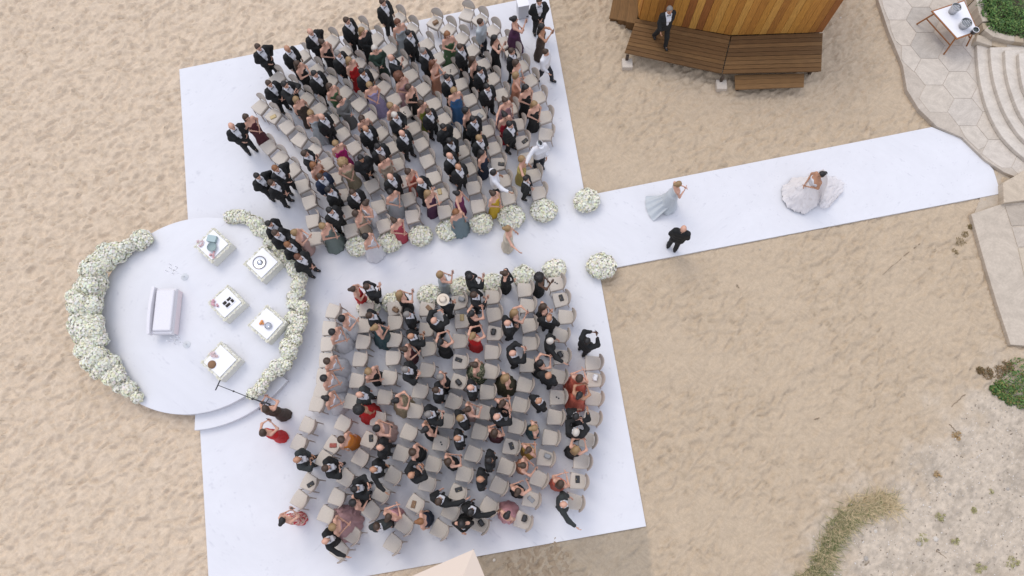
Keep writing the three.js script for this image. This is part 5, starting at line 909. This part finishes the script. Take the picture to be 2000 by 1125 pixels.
  const greens = [[0.045, 0.11, 0.02], [0.07, 0.15, 0.03], [0.03, 0.075, 0.018], [0.11, 0.18, 0.04], [0.09, 0.12, 0.03]];
  const bush = (list, h) => list.map(([px, py, rr]) => { const p = at(px, py, h + 0.15); return [p.x, h, p.z, rr]; });
  leaves('leafy_shrub', 'bright green leafy shrub filling the stone planter', bush([[1935, 25, 0.3], [1960, 15, 0.4], [1985, 30, 0.4], [1945, 48, 0.28], [1970, 52, 0.32], [1995, 55, 0.35], [2010, 15, 0.5], [1930, 5, 0.28], [1960, -10, 0.4], [2025, 45, 0.4]], 0.52), 5200, 0.06, greens.map(c => c.map(v => v * 1.3)), 61, 0.4);
  leaves('leafy_shrub', 'green creeping shrub at the right edge below the walkway', bush([[1985, 742, 0.34], [1970, 758, 0.26], [2000, 722, 0.38], [1992, 770, 0.3], [1950, 764, 0.1], [2020, 750, 0.4], [1958, 752, 0.16], [1976, 780, 0.16], [1962, 772, 0.12], [1944, 758, 0.07], [2000, 785, 0.2]], 0.02), 3000, 0.05, [...greens.map(c => c.map(v => v * 1.35)), [0.24, 0.20, 0.06]], 62, 0.2);
  leaves('dry_shrub', 'brown dried creeper left of the green creeping shrub', bush([[1935, 728, 0.18], [1958, 725, 0.2], [1975, 715, 0.18], [1920, 722, 0.1]], 0.01), 700, 0.045, [[0.17, 0.10, 0.04], [0.22, 0.14, 0.06], [0.12, 0.09, 0.03]], 63, 0.1);
  leaves('dry_shrub', 'small brown weed beside the concrete walkway', bush([[1882, 470, 0.16], [1870, 490, 0.12], [1890, 455, 0.12], [1900, 440, 0.08]], 0.0), 420, 0.035, [[0.22, 0.15, 0.06], [0.28, 0.2, 0.09], [0.16, 0.12, 0.05]], 64, 0.06);
  [[1836, 927, 0.12, 'rusty brown'], [1843, 1010, 0.14, 'olive'], [1808, 1053, 0.22, 'yellow green'], [1873, 1058, 0.13, 'sparse olive'], [1940, 960, 0.08, 'tiny grey'], [1908, 997, 0.1, 'tiny yellowish'], [1985, 1100, 0.2, 'leafy green'], [1875, 850, 0.16, 'wiry brown'], [1920, 1110, 0.16, 'pale green']].forEach(([px, py, rr, w], i) => leaves('weed', `${w} weed tuft on the grey stony sand`, bush([[px, py, rr * 0.6], ...[0, 1, 2, 3, 4].map(k => [px + Math.cos(k * 2.3 + i) * rr * 62 * (0.4 + 0.2 * (k + i) % 0.7), py + Math.sin(k * 2.3 + i) * rr * 40, rr * (0.18 + 0.12 * ((k * 7 + i) % 3))])], 0.02), Math.round(170 * rr / 0.14), 0.035, i === 0 || i === 7 ? [[0.42, 0.25, 0.10], [0.44, 0.34, 0.19]] : [[0.40, 0.37, 0.17], [0.46, 0.41, 0.22], [0.30, 0.29, 0.12]], 70 + i, 0.06));
  // dry grass along the foot of the bank
  const blade = new THREE.BufferGeometry(); blade.setAttribute('position', new THREE.Float32BufferAttribute([-0.5, 0, 0, 0.5, 0, 0, 0.35, 0.5, 0.12, -0.35, 0.5, 0.12, 0, 1, 0.5], 3)); blade.setIndex([0, 1, 2, 0, 2, 3, 3, 2, 4]); blade.computeVertexNormals();
  const clump = [[1738, 985, 0.4, 0], [1715, 985, 0.42, 0], [1690, 992, 0.42, 0], [1670, 1005, 0.4, 1], [1652, 1022, 0.38, 1], [1636, 1042, 0.34, 1], [1622, 1065, 0.32, 2], [1612, 1090, 0.3, 1], [1604, 1115, 0.34, 2], [1590, 1135, 0.4, 1]];
  clump.forEach(([px, py, rr, kind], i) => { const p = at(px, py, 0.1), gr = thing('grass_clump', ['dry straw grass clump', 'mixed dry and green grass clump', 'greener grass clump'][kind] + `, ${ORD[i + 1]} from the top of the grassy strip`, 'grass', [p.x, 0, p.z], 0, 'dry grass strip'); const n = 300 + ((i * 97) % 5) * 55, im = new THREE.InstancedMesh(blade, mat('grass blade', [1, 1, 1], 0.85, { side: THREE.DoubleSide }), n); im.name = 'blades'; im.userData.kind = 'stuff'; const r2 = rng(500 + i), m = new THREE.Matrix4(), q = new THREE.Quaternion(), e = new THREE.Euler(), col = new THREE.Color(); for (let k = 0; k < n; k++) { const a = r2() * 6.283, d = Math.sqrt(r2()) * rr * (0.75 + 0.55 * noise2(Math.cos(a) * 1.5 + i * 3, Math.sin(a) * 1.5)); e.set(0.2 + r2() * 1.15, r2() * 6.283, (r2() - 0.5) * 1.1, 'YXZ'); q.setFromEuler(e); m.compose(V(Math.cos(a) * d, 0.0, Math.sin(a) * d * 0.8), q, V(0.012 + 0.008 * r2(), 0.16 + 0.28 * r2(), 0.25)); im.setMatrixAt(k, m); const g = r2() < [0.12, 0.45, 0.65][kind]; const v = mix(0.75, 1.2, r2()); g ? col.setRGB(0.19 * v, 0.21 * v, 0.08 * v) : col.setRGB(0.62 * v, 0.50 * v, 0.30 * v); im.setColorAt(k, col); } gr.add(im); });
  // stones and litter on the sand
  const pebG = [0, 1, 2].map(i => { const g = new THREE.IcosahedronGeometry(1, 2), p = g.attributes.position; for (let k = 0; k < p.count; k++) { const v = V(p.getX(k), p.getY(k), p.getZ(k)); const s = 1 + 0.25 * noise3(v.x * 1.3 + i * 9, v.y * 1.3, v.z * 1.3); p.setXYZ(k, v.x * s, v.y * s * 0.6, v.z * s); } g.computeVertexNormals(); return g; });
  [[1710, 1037, 0.05, 'round white', 'beside the grass strip'], [1794, 1062, 0.06, 'white', 'left of the yellow green weed'], [1826, 1052, 0.07, 'angular pale', 'right of the yellow green weed'], [1690, 1090, 0.06, 'flat grey', 'below the grass strip'], [1642, 34, 0.03, 'small white', 'right of the hut'], [1485, 487, 0.025, 'tiny pale', 'just below the runner'], [965, 1094, 0.04, 'pale', 'beside the parasol'], [1968, 955, 0.05, 'white', 'near the right edge'], [1930, 1000, 0.035, 'grey', 'on the stony sand'], [1855, 965, 0.04, 'pale grey', 'below the rusty weed']].forEach(([px, py, s, w, where], i) => { const p = at(px, py, 0.02), m = solo('stone', pebG[i % 3], stone('pebble ' + (i % 2), i % 2 ? [0.45, 0.42, 0.38] : [0.66, 0.62, 0.56]), `${w} stone ${where}`, 'stone', 'loose stones on the sand'); m.position.set(p.x, sandY(p.x, p.z) + s * 0.25, p.z); m.scale.setScalar(s); m.rotation.y = i; });
  // loose gravel over the stony corner, and a few twigs
  { const n = 2600, im = new THREE.InstancedMesh(new THREE.IcosahedronGeometry(1, 0), mat('gravel', [1, 1, 1], 0.95), n), r2 = rng(88), m = new THREE.Matrix4(), q = new THREE.Quaternion(), e = new THREE.Euler(), col = new THREE.Color(); im.name = numbered('gravel'); im.userData = { kind: 'stuff', label: 'scattered small gravel on the grey stony sand', category: 'gravel' }; let i = 0, guard = 0; while (i < n && guard++ < 60000) { const px = mix(1560, 2010, r2()), py = mix(740, 1135, r2()), p = at(px, py, 0.03); if (sandInfo(p.x, p.z).grav < 0.35 + 0.5 * r2()) continue; const s = 0.006 + 0.016 * r2() ** 3; e.set(r2() * 6, r2() * 6, r2() * 6); q.setFromEuler(e); m.compose(V(p.x, sandY(p.x, p.z) + s * 0.3, p.z), q, V(s, s * 0.7, s * 1.2)); im.setMatrixAt(i, m); const k = r2(); k < 0.35 ? col.setRGB(0.66, 0.62, 0.56) : k < 0.75 ? col.setRGB(0.40, 0.36, 0.30) : col.setRGB(0.22, 0.18, 0.14); im.setColorAt(i, col); i++; } im.count = i; scene.add(im); }
  [[1795, 476, 1722, 537, 'long pale twig on the sand below the runner'], [1885, 770, 1860, 795, 'short dark twig near the green creeping shrub'], [1440, 556, 1444, 563, 'tiny dark twig below the middle of the runner'], [1592, 820, 1600, 816, 'tiny twig left of the stony corner'], [1855, 828, 1875, 850, 'curved dry twig beside the wiry brown weed'], [1690, 1105, 1700, 1095, 'short grey twig below the grass strip'], [1830, 1075, 1850, 1092, 'pale broken twig below the yellow green weed']].forEach(([ax, ay, bx, by, l], i) => { const a = at(ax, ay, 0.03), b = at(bx, by, 0.03), pts = []; for (let k = 0; k <= 8; k++) { const p = a.clone().lerp(b, k / 8); p.x += 0.03 * noise2(k * 0.7, i * 5); p.z += 0.03 * noise2(k * 0.7 + 20, i * 5); p.y = sandY(p.x, p.z) + 0.012; pts.push(p); } solo('twig', tube(pts, pts.map((_, k) => 0.012 - 0.0008 * k), 6), mat('dry twig', [0.24, 0.18, 0.12], 0.9), l, 'twig', 'twigs on the sand'); });
  // beige parasol by the near edge, only its corner in view
  const PHh = 2.45, k0 = at(925, 1073, PHh), k1 = at(805, 1125, PHh), k2 = at(946, 1125, PHh); const d1 = k1.clone().sub(k0).normalize(), d2 = k2.clone().sub(k0).normalize(); const S = 2.9, c0 = k0, c1 = k0.clone().addScaledVector(d1, S), c2 = k0.clone().addScaledVector(d2, S), c3 = c1.clone().addScaledVector(d2, S), cc = c0.clone().add(c3).multiplyScalar(0.5);
  const pa = thing('parasol', 'beige canvas parasol with one corner over the white floor', 'parasol', [cc.x, 0, cc.z]); const canvas = mat('beige canvas', [0.66, 0.55, 0.45], 0.85); const cs = [c0, c1, c3, c2].map(p => V(p.x - cc.x, PHh, p.z - cc.z)), apex = V(0, PHh + 0.62, 0);
  cs.forEach((p, i) => { const q = cs[(i + 1) % 4], pos = [], idx = [], n = 10; for (let a = 0; a <= n; a++) for (let b = 0; b <= n; b++) { const t = a / n, s = b / n; const e = p.clone().lerp(q, s), v = apex.clone().lerp(e, t); v.y -= 0.1 * Math.sin(Math.PI * s) * t * t * 0.6; pos.push(v.x, v.y, v.z); } for (let a = 0; a < n; a++) for (let b = 0; b < n; b++) { const z = a * (n + 1) + b; idx.push(z, z + 1, z + n + 1, z + 1, z + n + 2, z + n + 1); } const g = new THREE.BufferGeometry(); g.setAttribute('position', new THREE.Float32BufferAttribute(pos, 3)); g.setIndex(idx); g.computeVertexNormals(); const canvas2 = canvas; canvas2.side = THREE.DoubleSide; part(pa, 'canopy_panel', clothUV(g), canvas2); part(pa, 'rib', tube([apex.clone().setY(PHh + 0.58), p.clone().setY(PHh - 0.03)], 0.012, 6), wood('rib', [0.2, 0.12, 0.07])); });
  part(pa, 'pole', tube([V(0, 0.02, 0), V(0, PHh + 0.7, 0)], 0.028, 10), wood('rib', [0.2, 0.12, 0.07])); part(pa, 'base', box(0, 0.06, 0, 0.6, 0.12, 0.6, 0.02), mat('concrete', [0.60, 0.54, 0.47], 0.9));
  // raked furrows in a patch of damp sand beside it
  { const o3 = at(1052, 1108, 0.03), n = 90, m2 = 60, pos = [], idx = [], dir = V(0.38, 0, 0.92).normalize(), side = V(dir.z, 0, -dir.x); for (let j = 0; j <= m2; j++) for (let i = 0; i <= n; i++) { const u = (i / n - 0.5) * 1.9, v = (j / m2 - 0.5) * 1.4; const x = o3.x + side.x * u + dir.x * v, z = o3.z + side.z * u + dir.z * v; const e = Math.min(0.95 - Math.abs(u), 0.7 - Math.abs(v)); const f = Math.pow(Math.abs(Math.cos(u * Math.PI / 0.27)), 8); pos.push(x, 0.028 + sandY(x, z) * 0.4 - 0.045 * f * sstep(0, 0.2, e + 0.1 * noise2(x * 5, z * 5)) - 0.08 * (1 - sstep(0, 0.25, e + 0.08 * noise2(x * 4, z * 4))), z); } for (let j = 0; j < m2; j++) for (let i = 0; i < n; i++) { const a = j * (n + 1) + i; idx.push(a, a + n + 1, a + 1, a + 1, a + n + 1, a + n + 2); } const g = new THREE.BufferGeometry(); g.setAttribute('position', new THREE.Float32BufferAttribute(pos, 3)); g.setIndex(idx); g.computeVertexNormals(); const ng = planarUV(g, 0.6); struct('raked_sand', ng, mat('damp raked sand', [0.33, 0.265, 0.19], 0.95, { map: grainTex, side: THREE.DoubleSide })); }
}

// ---------------------------------------------------------------- labels that single out each guest
{
  const poseW = { folded: 'with hands folded', clap: 'with hands at chest', hip: 'with hand on hip', phone: 'holding up both hands', phone1: 'raising one hand', reach: 'with one arm out', walk: 'walking', sides: '' };
  const look = s => {
    if (s.bride) return 'bride in a wide ivory tulle gown and long veil';
    const [c, sil, sl] = s.outfit.split(':'); const hair = s.extra === 'hat' ? 'straw-hatted' : s.extra === 'cap' ? 'white-capped' : s.style === 'none' || s.hair === 'bald' ? 'bald' : s.style === 'curly' ? 'curly ' + s.hair + '-haired' : s.style === 'long' ? 'long ' + s.hair + '-haired' : s.hair + '-haired';
    return s.g === 'w' ? `${hair} woman in ${WORD[c] || c} ${sil === 'slim' ? 'dress' : 'gown'}` : `${hair} man in ${{ tux: 'black tuxedo', navy: 'navy suit', dark: 'all black suit', charcoal: 'charcoal suit', greyshirt: 'pale grey shirt', whiteshirt: 'white shirt' }[c]}`;
  };
  const count = {}; for (const s of people) { s.look = look(s); count[s.look] = (count[s.look] || 0) + 1; }
  // landmarks: colours that occur once among the women's clothes, and a few other singular figures
  const cc = {}; for (const s of people) if (s.g === 'w') { const c = s.outfit.split(':')[0]; cc[c] = (cc[c] || 0) + 1; }
  const marks = people.filter(s => s.g === 'w' && !s.bride && cc[s.outfit.split(':')[0]] === 1).map(s => ({ s, t: `the ${WORD[s.outfit.split(':')[0]] || s.outfit.split(':')[0]} ${s.outfit.split(':')[1] === 'slim' ? 'dress' : 'gown'}`, x: s.px, y: s.py }));
  marks.push({ t: 'the pale grey shirt', s: people.find(p => p.outfit === 'greyshirt'), x: 936, y: 44 }, { t: 'the navy suit', s: people.find(p => p.outfit === 'navy'), x: 626, y: 345 }, { t: 'the straw hat', s: people.find(p => p.extra === 'hat'), x: 866, y: 586 }, { t: 'the white cap', s: people.find(p => p.extra === 'cap'), x: 1052, y: 281 });
  marks.push({ t: 'the settee', x: 320, y: 605 }, { t: 'the boom stand', x: 494, y: 779 }, { t: 'the pedestal box', x: 1021, y: 6 }, { t: 'the parasol', x: 925, y: 1073 });
  const taken = new Set();
  const dirOf = (s, m) => { const dx = s.px - m.x, dy = s.py - m.y; return Math.abs(dx) > Math.abs(dy) ? (dx > 0 ? 'right of' : 'left of') : (dy > 0 ? 'below' : 'above'); };
  const wordsOf = t => t.split(/\s+/).length;
  for (const s of people) {
    let l = s.look;
    if (s.bride) l = 'bride in wide ivory tulle gown and long veil on the runner';
    else if (s.deck) l = 'man in black tuxedo walking on the brown timber deck';
    else if (s.train) l = 'blonde woman in pale grey trained gown walking on the runner';
    else if (s.px === 1335) l = 'bald man in all black suit seen from behind on the runner';
    else if (count[s.look] === 1) l = `${s.look} ${s.py < 520 ? 'in upper block' : 'in lower block'}`;
    else {
      const same = people.filter(p => p !== s && p.look === s.look);
      const cand = marks.filter(m => m.s !== s).map(m => ({ m, d: Math.hypot(m.x - s.px, m.y - s.py) })).sort((a, b) => a.d - b.d);
      let done = false;
      for (const near of [true, false]) { for (const { m, d } of cand.slice(0, near ? 6 : 30)) { const k = dirOf(s, m); const ds = same.filter(p => dirOf(p, m) === k).map(p => Math.hypot(m.x - p.px, m.y - p.py)); const rank = ds.filter(q => q < d).length; const tie = ds.some(q => Math.abs(q - d) < d * 0.08 + 2); const t = `${s.look}, ${['nearest', 'second nearest', 'third nearest'][rank]} one ${k} ${m.t}`; if (rank <= (near ? 0 : 2) && !tie && !taken.has(t)) { l = t; done = true; break; } } if (done) break; }
      if (!done) { const pw = poseW[s.pose]; const { m } = cand[0]; l = `${s.look}${pw ? ' ' + pw : ''}, ${dirOf(s, m)} ${m.t}`; console.log('weak label', l); }
    }
    taken.add(l); tag(s.obj, l, 'person', s.bride || s.deck ? null : 'wedding guests'); s.label = l;
    if (wordsOf(l) > 16) console.log('long', l);
  }
  for (const [m, s] of heldPhones) { const w = s.label.split(',')[1]; let t = `phone of ${s.look}${w ? ',' + w.replace(' one', '') : ''}`.replace(/\s+/g, ' '); tag(m, t, 'phone', 'phones held up by guests'); if (wordsOf(t) > 16) console.log('long', t); }
}
let tris = 0; scene.traverse(o => { if (o.isMesh && !o.isInstancedMesh) tris += (o.geometry.index ? o.geometry.index.count : o.geometry.attributes.position.count) / 3; });
console.log('people', people.length, 'chairs', chairs.length, 'triangles', Math.round(tris));
renderer.render(scene, camera);
